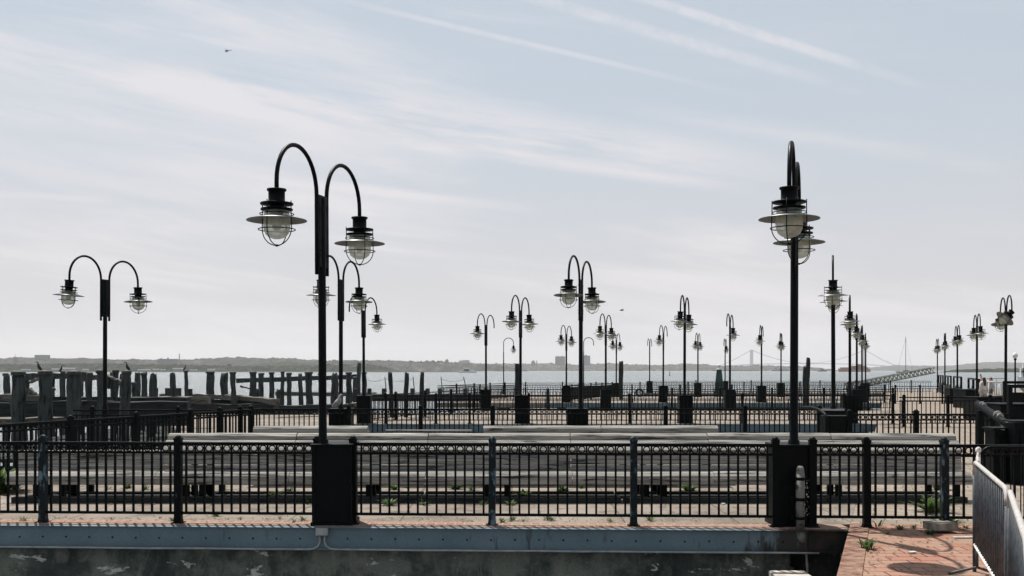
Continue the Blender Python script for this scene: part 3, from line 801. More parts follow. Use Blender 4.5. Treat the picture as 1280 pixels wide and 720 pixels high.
barrier((3.79,7.80), (2.73,5.42), 'grey crowd barrier closest to the camera, cut off by the lower right corner', bot='chipped_barrier_white')
barrier((X(1226,12.2),12.2), (X(1226,12.2)+2.4,12.0), 'black round cornered crowd barrier at the right edge behind the grey one', mat='black_paint', top='black_paint', sp=.11, zb=.22)
b = MB(); b.tube([(0,0,0),(0,0,1.02)], .022, 10); b.lathe([(.03,1.0),(.03,1.03),(0,1.05)], seg=10)
tag(b.build('marker_post', 'chipped_barrier_white', None, (X(1223,11.3), 11.3, .25)), 'slim chipped white post standing at the far end of the grey crowd barrier', 'post')
bpy.data.objects['marker_post'].location.z = 0
bpy.data.objects['marker_post'].scale.z = 1.12

# ------------------------------------------------------------------ right-hand landing stage: black steel gangway frames
def steel_frame(x, Y, w, h, label, rz=0, braces=True, solid=.9, z0=0, group='black steel frames along the landing stage'):
    t = thing('landing_screen', label, 'steel screen', (x, Y, z0), rz, group)
    b = MB(); b.box((w/2,0,solid/2), (w,.05,solid)); b.build('side_plate', 'black_paint', t)
    b = MB(); b.box((w/2,0,h-.05), (w+.1,.12,.10)); b.build('top_rail', 'black_paint', t)
    for k in range(3):
        b = MB(); b.box((w*k/2,0,h/2), (.12,.13,h-.1)); b.build('upright', 'black_paint', t)
    if braces:
        for k in range(2):
            b = MB(); b.bar((w*(k*.5+.12),-.06,h-.12), (w*(k*.5+.38),-.06,solid*.5), .05, .07); b.build('brace', 'conduit_grey', t)
    return t
rzp = math.atan2(1, .37)
for i, (Y, off, w, h, lab) in enumerate([
    (88, 5.0, 8.5, 1.6, 'farthest black steel frame at the end of the landing stage'),
    (78, 5.1, 8.5, 1.6, 'black steel frame by the fourth lamp of the far right row'),
    (68, 5.2, 8.5, 1.6, 'black steel frame between the middle lamps of the far right row'),
    (58, 5.5, 8.0, 1.55, 'black steel frame just beyond the walking people')]):
    steel_frame(xl(Y)+off, Y, w, h, lab, rzp)
steel_frame(X(1256,38), 38.0, 3.6, 1.62, 'big black steel frame with braces at the right edge beside the askew lamp', 0, solid=1.2)
steel_frame(X(1262,30), 30.0, 3.0, 1.60, 'nearest braced black steel frame cut by the right edge of the photo', 0, solid=.5)
# low black bins/planters in front
def black_box(px0, px1, Y, h, label, name='steel_cabinet', d=.9):
    x0, x1 = X(px0, Y), X(px1, Y); t = thing(name, label, 'cabinet', ((x0+x1)/2, Y, 0), 0, 'black steel cabinets by the gangway')
    b = MB(); b.box((0,0,h/2-.02), (x1-x0, d, h-.04), bevel=.015); b.build('body', 'black_paint', t)
    b = MB(); b.box((0,0,h-.005), (x1-x0+.06, d+.06, .03), bevel=.008); b.build('lid', 'rail_paint', t)
    b = MB(); b.box((0,-d/2-.012,h*.55), (x1-x0-.18, .02, h*.6)); b.build('door', 'rail_paint', t)
black_box(1233, 1256, 46, .86, 'black steel cabinet under the walking people, farther of the row')
black_box(1184, 1196, 62, .95, 'distant black steel cabinet beside the far paving edge')
black_box(1199, 1222, 55, 1.0, 'black steel cabinet left of the walking people', d=1.6)
black_box(1213, 1236, 42, .92, 'black steel cabinet nearest the right end of the tan paving', d=1.4)
black_box(1236, 1290, 33, .95, 'wide low black steel cabinet at right behind the sloping pipe', d=1.6)
black_box(1237, 1254, 18.5, .98, 'tall narrow black cabinet directly behind the black curved barrier', d=.4)
black_box(1262, 1292, 18.2, 1.12, 'black cabinet at the right edge behind the black curved barrier', d=.4)
b = MB(); b.box((0,0,.5), (.12,.10,1.0), bevel=.01); b.box((0,-.052,.9), (.09,.006,.06))
tag(b.build('timber_post', 'pale_concrete', None, (X(1256,20), 20, 0)), 'pale squared post between the two black cabinets at right', 'post')
# corner box with curved top rail right of the long second railing
t = thing('gate_box', 'black steel gate box with a curved handrail, below the receding row of lamps', 'gate box', (X(1041,22.6), 22.6, 0))
b = MB(); b.box((.05,0,.52), (.56,.4,1.0), bevel=.01); b.build('body', 'black_paint', t)
b = MB(); b.tube([(-.36,1.0,1.16),(-.30,.6,1.17),(-.24,.2,1.14),(-.21,-.1,1.06),(-.20,-.2,.98),(-.2,-.22,.7),(-.2,-.22,0)], .035, 10); b.build('handrail', 'rail_paint', t)
b = MB(); b.box((.1,.3,1.13), (.5,.06,.03)); b.build('top_bar', 'barrier_top_metal', t)
# sloping pipe with two pale clamps
p0 = Vector((X(1222,21), 21, Z(505,21))); p1 = Vector((X(1292,18.5), 18.5, Z(553,18.5))); d = (p1-p0)
t = thing('sloping_pipe', 'thick black pipe sloping down to the right edge with two pale clamps', 'pipe', p0)
b = MB(); b.tube([(0,0,0), d], .075, 14); b.build('pipe', 'black_paint', t)
dn = d.normalized()
for fr, k in ((.07, .6), (.37, .8)):
    c = d*fr+Vector((0,-.10,.03))
    b = MB(); b.tube([c-dn*.06*k, c+dn*.06*k], .045*k, 12); b.tube([c-dn*.10*k, c-dn*.08*k], .10*k, 14); b.tube([c+dn*.06*k, c+dn*.075*k], .085*k, 14)
    b.build('clamp', 'barrier_top_metal', t)
for s in (.05, .95):
    b = MB(); b.bar(d*s+Vector((0,0,-.1)), Vector((d.x*s, d.y*s, -p0.z)), .12); b.build('support', 'black_paint', t)
# pale mesh barriers behind the people
def mesh_barrier(px0, px1, Y, ytop, ybot, label):
    x0, x1 = X(px0, Y), X(px1, Y); zt = Z(ytop, Y); zb_ = Z(ybot, Y); w = x1-x0
    t = thing('mesh_barrier', label, 'barrier', (x0, Y, 0), 0, 'pale mesh barriers on the landing stage')
    b = MB(); b.tube([(0,0,0),(0,0,zt),(w,0,zt),(w,0,0)], .03, 8); b.tube([(0,0,zb_),(w,0,zb_)], .025, 8); b.build('frame', 'barrier_top_metal', t)
    b = MB(); n = int(w/.09)
    for k in range(1, n): b.tube([(w*k/n,0,zb_),(w*k/n,0,zt)], .02, 4)
    b.build('mesh', 'conduit_grey', t)
mesh_barrier(1236, 1248, 56, 479, 493, 'pale mesh barrier right beside the group of people')
mesh_barrier(1249, 1262, 52, 480, 494, 'pale mesh barrier crossing behind the nearest lamp of the far right row')
t = thing('handrail', 'thin white double handrail behind the mesh barriers at right', 'handrail', (X(1233,62), 62, 0))
b = MB(); w = X(1258,62)-X(1233,62)
b.tube([(0,0,Z(473,62)),(w,0,Z(473,62))], .03, 8); b.tube([(0,0,Z(478,62)),(w,0,Z(478,62))], .03, 8); b.build('rails', 'barrier_top_metal', t)
for k in range(3): b = MB(); b.tube([(w*k/2,0,0),(w*k/2,0,Z(473,62))], .03, 8); b.build('upright', 'barrier_top_metal', t)
# small globe lamp and moored boat at far right
t = thing('globe_lamp', 'small slim lamp with a round globe near the right edge, shorter than the rest', 'lamp post', (X(1269,60), 60, 0))
b = MB(); b.lathe([(.1,0),(.09,.5),(.05,.7),(.045,2.6),(.09,2.65),(.06,2.72),(0,2.72)], seg=10); b.build('pole', 'black_paint', t)
b = MB(); b.lathe([(.05,2.70),(.14,2.82),(.15,2.9),(.11,3.0),(.03,3.06),(0,3.12)], seg=12); b.build('globe', 'white_paint', t)

# ------------------------------------------------------------------ far gangway truss
def truss(p0, p1, hh, w, n, name, label):
    p0 = Vector(p0); p1 = Vector(p1); d = p1-p0
    t = thing(name, label, 'gangway', p0)
    up = Vector((0,0,hh)); sd = Vector((0,w,0))
    b = MB()
    for s in (0, 1):
        o = sd*s
        b.bar(o, d+o, .16); b.bar(o+up, d+o+up, .14)
    b.build('chords', 'gangway_steel', t)
    b = MB()
    for s in (0, 1):
        o = sd*s
        for k in range(n):
            a = d*(k/n)+o; c = d*((k+1)/n)+o
            b.bar(a, a+up, .09); b.bar(a, c+up, .08); b.bar(a+up, c, .08)
    b.build('lattice', 'gangway_steel', t)
    b = MB(); b.bar(sd*.5+Vector((0,0,.1)), d+sd*.5+Vector((0,0,.1)), w*.8, .08); b.build('walkway', 'beam_wood', t)
Yg = 150
truss((X(1060,Yg), Yg, Z(487,Yg)), (X(1168,Yg+15), Yg+15, Z(466,Yg+15)), .85, 1.6, 20, 'gangway', 'long grey green lattice gangway rising to the right over the water')
t = thing('pontoon', 'low grey floating pontoon under the lattice gangway', 'pontoon', (X(1110,120), 120, WZ))
b = MB(); b.box((0,0,.25), (9.5,6,.9), bevel=.08); b.build('float', 'conduit_grey', t)
for k in range(5): b = MB(); b.lathe([(.12,.7),(.12,1.0),(.16,1.02),(0,1.05)], (-4+2*k,-2.6,0), 10); b.build('bollard', 'black_paint', t)

# ------------------------------------------------------------------ ruined timber pier and other piles
PG = 'weathered timber piles of the ruined pier'
def pile(px0, px1, yt, Y, yb=None, lean=0, label='', cap=False, group=PG, mat='pile_wood', square=False):
    w = (px1-px0)/F*Y; r = w/2; x = X((px0+px1)/2, Y); zt = Z(yt, Y)
    t = thing('timber_pile', label, 'pile', (x, Y, WZ-.6), 0, group)
    H = zt-(WZ-.6); b = MB(); ns = 16; seg = 14; pts = []; rs = []
    lx = lean/F*Y
    ph = random.uniform(0, 6)
    for i in range(ns):
        u = i/(ns-1); pts.append((-lx*(1-u)+.03*math.sin(u*5+ph), .02*math.cos(u*4+ph), H*u)); rs.append(r*(.92+.08*math.sin(u*7+ph))*(1.0 if u < .97 else .9))
    b.tube(pts, rs, seg)
    for v in b.bm.verts:
        n_ = noise.noise(v.co*2.1+Vector((x, Y, 0))); v.co.x += n_*r*.26; v.co.y += n_*r*.26
        if v.co.z > H*.985: v.co.z += random.uniform(-.14,.05)*min(1, r/.2)
    b.build('shaft', mat, t)
    if cap:
        b = MB(); b.lathe([(r*1.05,-.07),(r*1.08,.01),(r*.8,.04),(0,.05)], (pts[-1][0]+.0, 0, H), 12); b.build('cap', 'pile_cap_metal', t)
    return t
PL = [ # px0, px1, ytop, Y, lean
 (4,11,467.6,42,0),(13.5,30,465.8,25.8,-5,1),(30,36,467,38,0),(47,63.5,465,26,-5,1),(63,69,467,40,0),(75,81,465,42,1),(83,99.5,465.4,25.8,-5,1),(99,105,466,40,0),
 (107,113,465.5,44,0),(119.5,128.5,464,31,1),(140,148,463.5,34,3),(151.5,163,464.8,28,3,1),(167,175.5,466,38,0),(179,184,465.5,44,0),(185.5,195.5,466.5,36,0),
 (200,208,493,36,0),(211.5,220,466.5,38,1),(229.6,235,464,46,0),(256.6,267.5,465,40,1),(276,286,466.4,41,0),(287.4,295.6,465.6,42,0),
 (311,320,465.5,40,0),(323.6,331,467,36,2),(335.5,342.5,466,41,0),(350,355,465,46,-1),(358.5,365.5,466.8,35,2),(381.6,391.5,465.6,34,0),(413,422.5,466,38,0),
 (431.5,439.5,466,39,0),(446.6,452,453,46,1),(451.5,458,466,43,0)]
_r = random.Random(21)
for k in range(15):
    px = 8+k*13+_r.uniform(-4,4); w_ = _r.uniform(5,8.5); PL.append((px, px+w_, _r.choice((466.5,467,470,479,486,467.5)), 33+_r.uniform(0,9), _r.uniform(-2,2)))
for px in (318, 346, 372, 398, 441): PL.append((px, px+6.5, _r.choice((467,472,486)), 50, _r.uniform(-2,2)))
PL.sort(key=lambda q: q[0])
for i, q in enumerate(PL):
    q = list(q)
    if q[0] > 197: q[3] = 48.2+(i*37%7)*.8
    big = len(q) > 5
    lab = ('thick leaning grey timber pile' if big else 'short sawn timber pile' if q[2] > 475 else 'tall dark timber pile topping the others' if q[2] < 460 else 'dark weathered timber pile')+', %s pile of the ruined pier from the left' % ordn(i)
    pile(q[0], q[1], q[2], q[3], lean=q[4], label=lab, cap=(i % 3 != 1))
WG = 'timber piles standing alone in the water'
for (a, c, yt, Y, ln, lab) in [(486,492,465,44,0,'left one of three short piles in open water right of the ruin'),(504.4,510.4,465,44,-1,'middle one of three short piles in open water right of the ruin'),(524.4,530,465,44,-1,'right one of three short piles in open water right of the ruin'),
    (642.5,650,454,54,0,'broad dark pile standing against the pole of a double lamp, left of centre'),(773.7,779.6,451.5,70,0,'tall lone black pile just right of the middle of the view'),(682,687,485.5,52,0,'short stubby pile poking above the railing left of centre'),
    (1007.5,1013,447.3,60,1,'taller of two leaning piles right of the nearest right lamp'),(1004,1008.6,458.3,59,2,'shorter of two leaning piles right of the nearest right lamp')]:
    pile(a, c, yt, Y, lean=ln, label=lab, group=WG, cap=False, mat='tarred_timber')
# beams of the ruin
BG = 'fallen and standing beams of the ruined pier'
def beam(a, c, w, h, label, mat='beam_wood'):
    (pxa, pya, Ya), (pxb, pyb, Yb) = a, c
    A = Vector((X(pxa,Ya), Ya, Z(pya,Ya))); B = Vector((X(pxb,Yb), Yb, Z(pyb,Yb)))
    b = MB(); d = B-A; n = 6; b.bar((0,0,0), d, w, h)
    bmesh.ops.subdivide_edges(b.bm, edges=[e for e in b.bm.edges if e.calc_length() > d.length*.8], cuts=7)
    for v in b.bm.verts: v.co += Vector((0, random.uniform(-.02,.02), random.uniform(-.025,.025)))
    return tag(b.build('timber_beam', mat, None, A), label, 'beam', BG)
BE = [((-60,508,33),(140,508,33),.5,.35,'thick dark horizontal beam at water side behind the leftmost piles','tarred_timber'),
 ((-60,527,26),(84,524,27),.9,.12,'broad sunlit plank lying low at the left edge, under the leaning piles','beam_wood'),
 ((-40,497,33),(60,499,33),.35,.25,'grey horizontal beam just below the pile tops at the far left','beam_wood'),
 ((150,500,36),(262,500,36),.4,.25,'long straight beam right of the leftmost lamp post','beam_wood'),
 ((60,501,35),(236,503,35),.5,.3,'dark low beam passing behind the leftmost lamp post','tarred_timber'),
 ((236,495,37),(300,497,35),.35,.22,'beam resting on piles in the middle of the ruin','beam_wood'),
 ((285,495,36),(346,502,33),.35,.2,'pale fallen plank slanting down right in the ruin','beam_wood'),
 ((230,506,36),(345,506,36),.6,.5,'heavy dark beam under the slanting plank','tarred_timber'),
 ((296,476,41),(446,471,41),.3,.24,'long upper cap beam linking pile tops right of centre in the ruin','pile_wood'),
 ((345,492,42),(470,493,42),.4,.2,'lower walkway beam behind the pole of the tallest left lamp','beam_wood'),
 ((34,471,38),(110,469,38),.3,.22,'upper cap beam over the leftmost piles','pile_wood'),
 ((104,474,40),(124,471,40),.2,.2,'short broken strut left of the leftmost lamp pole','beam_wood'),
 ((132,470,33),(150,478,33),.2,.12,'splintered strut slanting right of the leftmost lamp pole','beam_wood'),
 ((132,477,33),(147,482,33),.3,.35,'dark broken timber hanging between piles beside leftmost lamp pole','pile_wood'),
 ((37,478,33),(48,474,33),.1,.1,'thin stray stick between the two leftmost leaning piles','beam_wood'),
 ((36,486,33),(50,498,33),.12,.1,'thin slanting board between the two leftmost leaning piles','beam_wood'),
 ((300,483,41),(318,487,41),.08,.08,'bent iron rod sticking out of the ruin','pile_cap_metal'),
 ((432,507,32),(460,504,32),.5,.16,'pale plank lying beside the base of the lamp with the missing head','beam_wood'),
 ((345,512,30),(440,510,32),.6,.35,'lowest dark beam behind the first lamp pole at left','tarred_timber'),
 ((-60,519,31),(236,517,31.5),.4,.75,'deep shadowed wale at the foot of the leftmost piles','tarred_timber'),
 ((200,513,34),(345,513,34),.5,.6,'deep shadowed wale in the middle of the ruin','tarred_timber')]
for q in BE:
    (a, c) = q[0], q[1]
    if a[0] > 197: a = (a[0], a[1], a[2]+14); c = (c[0], c[1], c[2]+14)
    beam(a, c, *q[2:])
# low tarred deck of the ruin, broken into three rafts
for (pa, pb, Ya, Yb_, zz, lab) in [(-120, 110, 26.8, 43.0, -.35, 'low tarred deck of the ruined pier at the far left edge'), (112, 236, 27.2, 45, -.45, 'low tarred deck of the ruin behind the leftmost lamp post')]:
    b = MB(); x0, x1 = X(pa, Ya), X(pb, Ya); n = int((x1-x0)/.3)
    for k in range(n):
        b.box((x0-(x0/Ya)*0+.3*(k+.5), (Ya+Yb_)/2+random.uniform(-.15,.15), zz+random.uniform(-.02,.02)), (.27, Yb_-Ya, .1))
    b.box(((x0+x1)/2, Ya+.12, (zz+WZ)/2-.1), (x1-x0-.1, .12, zz-WZ-.1))
    tag(b.build('timber_deck', 'tarred_timber'), lab, 'deck', 'low tarred decks of the ruined pier')
# floating dock with blocks and thin rods
Yd = 52
t = thing('floating_dock', 'low dark floating dock with block floats, beyond the second pier at left', 'dock', (X(440,Yd), Yd, WZ), 0)
b = MB(); b.box(((X(600,Yd)-X(440,Yd))/2, .6, Z(493.5,Yd)-WZ-.15), (X(600,Yd)-X(440,Yd), 1.4, .35)); b.build('deck', 'pile_wood', t)
for px in (446.5, 462.5, 480.5, 516, 535, 550, 582): 
    b = MB(); b.box((X(px,Yd)-X(440,Yd), -.2, Z(489,Yd)-WZ), (.2 if px != 446.5 else .28, .2, .3), bevel=.02); b.build('block', 'pile_cap_metal', t)
for px, ln in ((481.6,0),(516.8,0),(551.6,0),(582,-.1)):
    b = MB(); b.tube([(X(px,Yd)-X(440,Yd)+.08,-.2,Z(490,Yd)-WZ),(X(px,Yd)-X(440,Yd)+ln,-.2,Z(471,Yd)-WZ)], .022, 6); b.build('rod', 'pile_cap_metal', t)
for a, c in ((458,481),(481.6,516.8),(551.6,582)):
    b = MB(); pts = []
    for j in range(11): u = j/10; pts.append((X(a+(c-a)*u,Yd)-X(440,Yd), -.2, Z(473.5+8*u*(1-u)*1.6,Yd)-WZ))
    b.tube(pts, .008, 4); b.build('rope', 'pile_cap_metal', t)
b = MB()
for k in range(4):
    pass
tag(MB().ring((0,0,0), .17, .06, 20, 8, 'Y').build('tyre_fender', 'rubber', None, (X(801,77.2)-.1, 77.2, Z(490.5,77.2)), 0), 'round dark tyre hanging on the rear railing right of the tall lone pile', 'tyre')
bpy.data.objects['tyre_fender'].scale = (1.4,1.4,1.4)
# blocks beside the ruin piles
for px0, px1, y0, Y, lab in ((207,213,485,49,'square dark block left of a lone ruin pile'),(220,226,485,49,'square dark block right of a lone ruin pile'),(234,240,486,50,'square dark block next to the thin pile with a bird')):
    b = MB(); w = X(px1,Y)-X(px0,Y); zt = Z(y0,Y); b.box((0,0,(zt+WZ)/2-.2), (w,w,zt-WZ+.4), bevel=.02)
    tag(b.build('timber_block', 'pile_wood', None, (X((px0+px1)/2,Y), Y, 0)), lab, 'block', 'square blocks in the ruined pier')

# green pyramidal beacon
Yb = 88
t = thing('beacon', 'dark green tapering navigation beacon beside the bare armed lamp, on the water', 'beacon', (X(899,Yb), Yb, WZ))
zt = Z(462,Yb)-WZ
b = MB(); b.lathe([(.75,-.3),(.75,.6),(.56,1.6),(.28,zt),(0,zt)], seg=4, smooth=False); b.build('tower', 'green_beacon', t, rz=.5)
b = MB()
for s in (-1,1):
    for k in range(4): b.bar((s*.6*(1-k*.13),-.5,.6+k*.6),(s*.2,-.42,.9+k*.6), .06)
b.build('frame', 'black_paint', t)
b = MB(); b.lathe([(.3,zt),(.3,zt+.06),(.1,zt+.08),(.1,zt+.25),(.15,zt+.3),(.09,zt+.42),(0,zt+.45)], seg=10); b.build('lantern', 'white_paint', t)
# small buoy marker
b = MB(); b.lathe([(.5,-.2),(.5,.4),(.2,.8),(.15,2.2),(.3,2.3),(.2,2.9),(0,3.0)], seg=8)
tag(b.build('buoy', 'hull_dark', None, (X(837,700), 700, WZ)), 'tiny dark channel buoy out on the water right of centre', 'buoy')

# ------------------------------------------------------------------ birds, helicopter
def bird(px, py, Y, label, facing=1):
    z = Z(py, Y); t = thing('cormorant', label, 'bird', (X(px,Y), Y, z), 0 if facing > 0 else PI, 'dark birds perched on the ruined pier'); t.scale = (.5,.5,.5)
    b = MB(); b.tube([(-.16,0,.02),(-.10,0,.08),(-.02,0,.17),(.05,0,.28),(.07,0,.38),(.08,0,.46),(.12,0,.52),(.18,0,.525),(.27,0,.53)], [.015,.05,.085,.085,.05,.03,.035,.022,.005], 10); b.build('body', 'feathers', t)
    b = MB(); 
    for s in (-1,1): b.tube([(-.02,s*.03,.12),(-.01,s*.03,.0)], .012, 6)
    b.build('legs', 'feathers', t)
for (px, py, Y, lab, f) in [(76,465.0,42,'dark bird perched on a pile third group from the left edge',1),(160,464.4,29.1,'dark bird perched on the leaning pile right of the leftmost lamp post',-1),(230.5,463.6,50.6,'dark bird perched upright on the thin pile left of the factory skyline',1),(49.5,464.6,27.5,'small dark bird on top of the second thick leaning pile',-1)]:
    bird(px, py, Y, lab, f)
Yx = 26.0
t = thing('pigeon', 'pale plump bird sitting at the foot of the half hidden lamp post', 'bird', (X(423,24.9), 24.9, Z(511,24.9)), .4)
b = MB(); b.tube([(-.16,0,.05),(-.08,0,.10),(0,0,.17),(.03,0,.24),(.03,0,.31),(.07,0,.34),(.12,0,.33)], [.01,.06,.08,.055,.035,.03,.004], 10); b.build('body', 'gull_feathers', t)
t = thing('gull', 'small gull in flight right of the central double lamp', 'bird', (X(777,120), 120, Z(388,120)), .2)
b = MB(); b.tube([(-.28,0,0),(-.1,0,.02),(.1,0,.02),(.25,0,.03),(.3,0,.02)], [.01,.07,.07,.04,.005], 8); b.build('body', 'feathers', t)
for s in (-1,1):
    b = MB(); b.tube([(.05,0,.03),(.1,s*.28,.14),(0,s*.6,.06)], [.05,.04,.008], 6); o = b.build('wing', 'feathers', t)
t = thing('helicopter', 'tiny dark helicopter high in the upper left sky', 'helicopter', (X(284,1300), 1300, Z(64,1300)), 0)
b = MB(); b.tube([(-3,0,0),(-2,0,.3),(-.5,0,.5),(1.5,0,.6),(5.2,0,.9)], [.2,1.0,1.2,.5,.15], 10); b.build('fuselage', 'hull_dark', t)
b = MB(); b.box((-.4,0,1.9), (8.5,.28,.08)); b.box((-.4,0,1.9), (.28,8.5,.08)); b.tube([(-.4,0,1),(-.4,0,1.9)], .12, 6); b.build('rotor', 'hull_dark', t)
b = MB(); b.box((5.2,0,1.3), (.6,.1,1.4)); b.build('tail_fin', 'hull_dark', t)
b = MB(); [b.tube([(-2.5,s*1.0,-1.1),(1.3,s*1.0,-1.1)], .08, 6) for s in (-1,1)]; b.box((-.5,0,-.85), (.1,1.9,.6)); b.build('skids', 'hull_dark', t)

# ------------------------------------------------------------------ people
def skin_fig(verts, edges, radii, name, mat, parent, sub=1):
    me = bpy.data.meshes.new(name); me.from_pydata(verts, edges, []); me.materials.append(MAT[mat])
    o = bpy.data.objects.new(name, me); COL.objects.link(o); o.parent = parent
    md = o.modifiers.new('skin', 'SKIN'); sv = me.skin_vertices[0].data if me.skin_vertices else None
    if sv is None:
        bm = bmesh.new(); bm.from_mesh(me); bm.verts.layers.skin.verify(); bm.to_mesh(me); bm.free(); sv = me.skin_vertices[0].data
    for v, r in zip(sv, radii):
        v.radius = r if isinstance(r, tuple) else (r, r)
    sv[0].use_root = True
    if sub: s = o.modifiers.new('sub', 'SUBSURF'); s.levels = sub; s.render_levels = sub
    for p in me.polygons: p.use_smooth = True
    return o
def person(px, Y, h, rz, label, shirt, pants, hair, long_hair=False, stride=.12):
    k = h/1.75
    t = thing('person', label, 'person', (X(px,Y), Y, 0), rz, 'people walking on the landing stage'); t.scale = (k,k,k)
    s = stride
    V = [(0,0,.95),(0,0,1.12),(0,.01,1.32),(0,0,1.45),(0,-.01,1.53),(0,-.02,1.64),
         (.09,0,.90),(.10,-s,.50),(.10,-s*.9,.09),(.10,-s*.9-.14,.04),
         (-.09,0,.90),(-.10,s*.6,.50),(-.10,s*1.5,.11),(-.10,s*1.5-.13,.05),
         (.18,0,1.40),(.23,s*.5,1.13),(.24,-s*.2,.90),(.24,-s*.4,.80),
         (-.18,0,1.40),(-.23,-s*.5,1.13),(-.24,-s*1.2,.92),(-.24,-s*1.5,.83)]
    E = [(0,1),(1,2),(2,3),(3,4),(4,5),(0,6),(6,7),(7,8),(8,9),(0,10),(10,11),(11,12),(12,13),(3,14),(14,15),(15,16),(16,17),(3,18),(18,19),(19,20),(20,21)]
    R = [(.15,.10),(.125,.09),(.155,.10),(.08,.07),.05,(.082,.10),.085,.055,.038,.035,.085,.055,.038,.035,.055,.042,.032,.03,.055,.042,.032,.03]
    body = skin_fig(V, E, R, 'body', 'skin', t)
    sh = [0,1,2,3,14,15,16,18,19,20]; mp = {a: i for i, a in enumerate(sh)}
    skin_fig([V[i] for i in sh], [(mp[a], mp[b_]) for a, b_ in E if a in mp and b_ in mp], [tuple(q+.02 for q in (R[i] if isinstance(R[i], tuple) else (R[i], R[i]))) for i in sh], 'shirt', shirt, t)
    sh = [0,6,7,8,10,11,12]; mp = {a: i for i, a in enumerate(sh)}
    skin_fig([V[i] for i in sh], [(mp[a], mp[b_]) for a, b_ in E if a in mp and b_ in mp], [tuple(q+.018 for q in (R[i] if isinstance(R[i], tuple) else (R[i], R[i]))) for i in sh], 'trousers', pants, t)
    if long_hair: skin_fig([(0,.0,1.70),(0,.05,1.62),(0,.09,1.45),(0,.10,1.22)], [(0,1),(1,2),(2,3)], [.09,(.105,.09),(.11,.06),(.07,.04)], 'hair', hair, t)
    else: skin_fig([(0,-.01,1.70),(0,.045,1.65)], [(0,1)], [(.088,.08),(.088,.07)], 'hair', hair, t)
person(1226, 66, 1.80, .4, 'person in a white shirt and dark trousers walking beside the far right lamp', 'white_cloth', 'dark_cloth', 'dark_hair')
person(1229.5, 53.5, 1.70, PI+.2, 'person with long black hair in white top and pale trousers, seen in front', 'white_cloth', 'pale_cloth', 'dark_hair', True)
person(1238, 60, 1.66, -1.2, 'person with auburn hair in a pale top behind the mesh barriers', 'white_cloth', 'dark_cloth', 'auburn_hair', True)

# ------------------------------------------------------------------ far shore
def ridge(name, D, prof, depth, mat, amp, step=.8, base=WZ):
    rows = 14; pxs = []; p = prof[0][0]
    while p <= prof[-1][0]: pxs.append(p); p += step
    def top(px):
        for (a, ya), (c, yc) in zip(prof[:-1], prof[1:]):
            if a <= px <= c: return ya+(yc-ya)*(px-a)/(c-a)
        return prof[-1][1]
    b = MB(); grid = []
    for px in pxs:
        H = Z(top(px), D)-base
        col = []
        for j in range(rows):
            u = j/(rows-1); y = D+depth*(u-.4)
            sh = math.sin(min(1, u/.5)*PI/2)**.8 if u < .5 else math.cos((u-.5)/.5*PI/2)
            nz = (noise.fractal(Vector((px*.12, u*4.1, D*.01)), 1.0, 2.0, 4)*.7+abs(noise.noise(Vector((px*.55, u*11, D*.013))))*1.7)*amp*min(1, 2*H/(amp*8)+.2)
            xx = X(px, D)*(1+(u-.4)*depth/D*.2)
            col.append(b.bm.verts.new((xx, y, base-.5+max(0, H*sh)+ (nz if 0 < u < 1 else 0))))
        grid.append(col)
    for i in range(len(grid)-1):
        for j in range(rows-1): b.bm.faces.new((grid[i][j], grid[i+1][j], grid[i+1][j+1], grid[i][j+1]))
    o = b.build(name, mat); tag(o, kind='structure'); return o
ridge('hills', 4200, [(-260,449),(-100,448),(0,449),(20,447.3),(45,449.5),(100,448.8),(130,450.4),(165,450),(200,451),(240,450.2),(268,448),(300,447.4),(330,449),(355,448.5),(382,451),(420,452),(465,451),(520,452.6),(560,453.5),(620,457),(660,463)], 900, 'wooded_hills', 6)
ridge('hills', 2300, [(-260,456),(0,456.2),(60,455.5),(110,454.8),(160,455.6),(230,457),(290,458.5),(400,457.5),(430,455.8),(455,455.2),(472,458),(492,462.5),(505,465)], 300, 'shore_trees', 3)
ridge('hills', 2900, [(275,464),(290,459),(318,455),(345,452.3),(362,452.2),(375,454.3),(400,455.2),(425,459),(450,464)], 350, 'grassy_mound', 1.5)
ridge('hills', 6200, [(500,464),(530,457),(575,454.8),(620,455),(660,455.4),(690,454.5),(720,456.5),(760,454.7),(800,456.5),(830,457),(862,455.4),(885,456.4),(905,458.3),(950,457.6),(1010,459.5),(1040,463.5)], 1200, 'wooded_hills', 7)
ridge('hills', 8600, [(1088,463.5),(1105,459),(1130,457.2),(1165,458),(1200,457.6),(1225,455),(1245,453),(1268,453.4),(1300,455),(1420,457)], 1500, 'wooded_hills', 8)
ridge('hills', 1900, [(1188,465),(1197,462.2),(1240,461.5),(1290,461.0),(1420,460)], 120, 'shore_trees', 2)
def woods(D0_, D1_, px0, px1, n, h0, h1, topf, mat, name, seed):
    r = random.Random(seed); b = MB()
    for k in range(n):
        u = r.random(); D = D0_+(D1_-D0_)*u; px = r.uniform(px0, px1); x = X(px, D); h = r.uniform(h0, h1)*(.6+.4*r.random())
        base = WZ+max(0, (topf(px, u)))
        m_ = Matrix.Translation((x, D, base+h*.45)) @ Matrix.Diagonal((h*r.uniform(.35,.75), h*.5, h*.55, 1))
        q = bmesh.ops.create_icosphere(b.bm, subdivisions=1, radius=1, matrix=m_)
        for v in q['verts']: v.co += Vector((r.uniform(-1,1)*h*.1, 0, r.uniform(-1,1)*h*.12))
    tag(b.build(name, mat), kind='stuff')
woods(2230, 2400, -60, 290, 520, 7, 13, lambda px, u: 9*u, 'far_woods', 'far_woods', 1)
woods(2230, 2400, 405, 470, 130, 7, 13, lambda px, u: 7*u, 'far_woods', 'far_woods', 2)
woods(2880, 3000, 285, 450, 160, 5, 10, lambda px, u: 14*u if 310 < px < 390 else 6*u, 'far_woods', 'far_woods', 3)
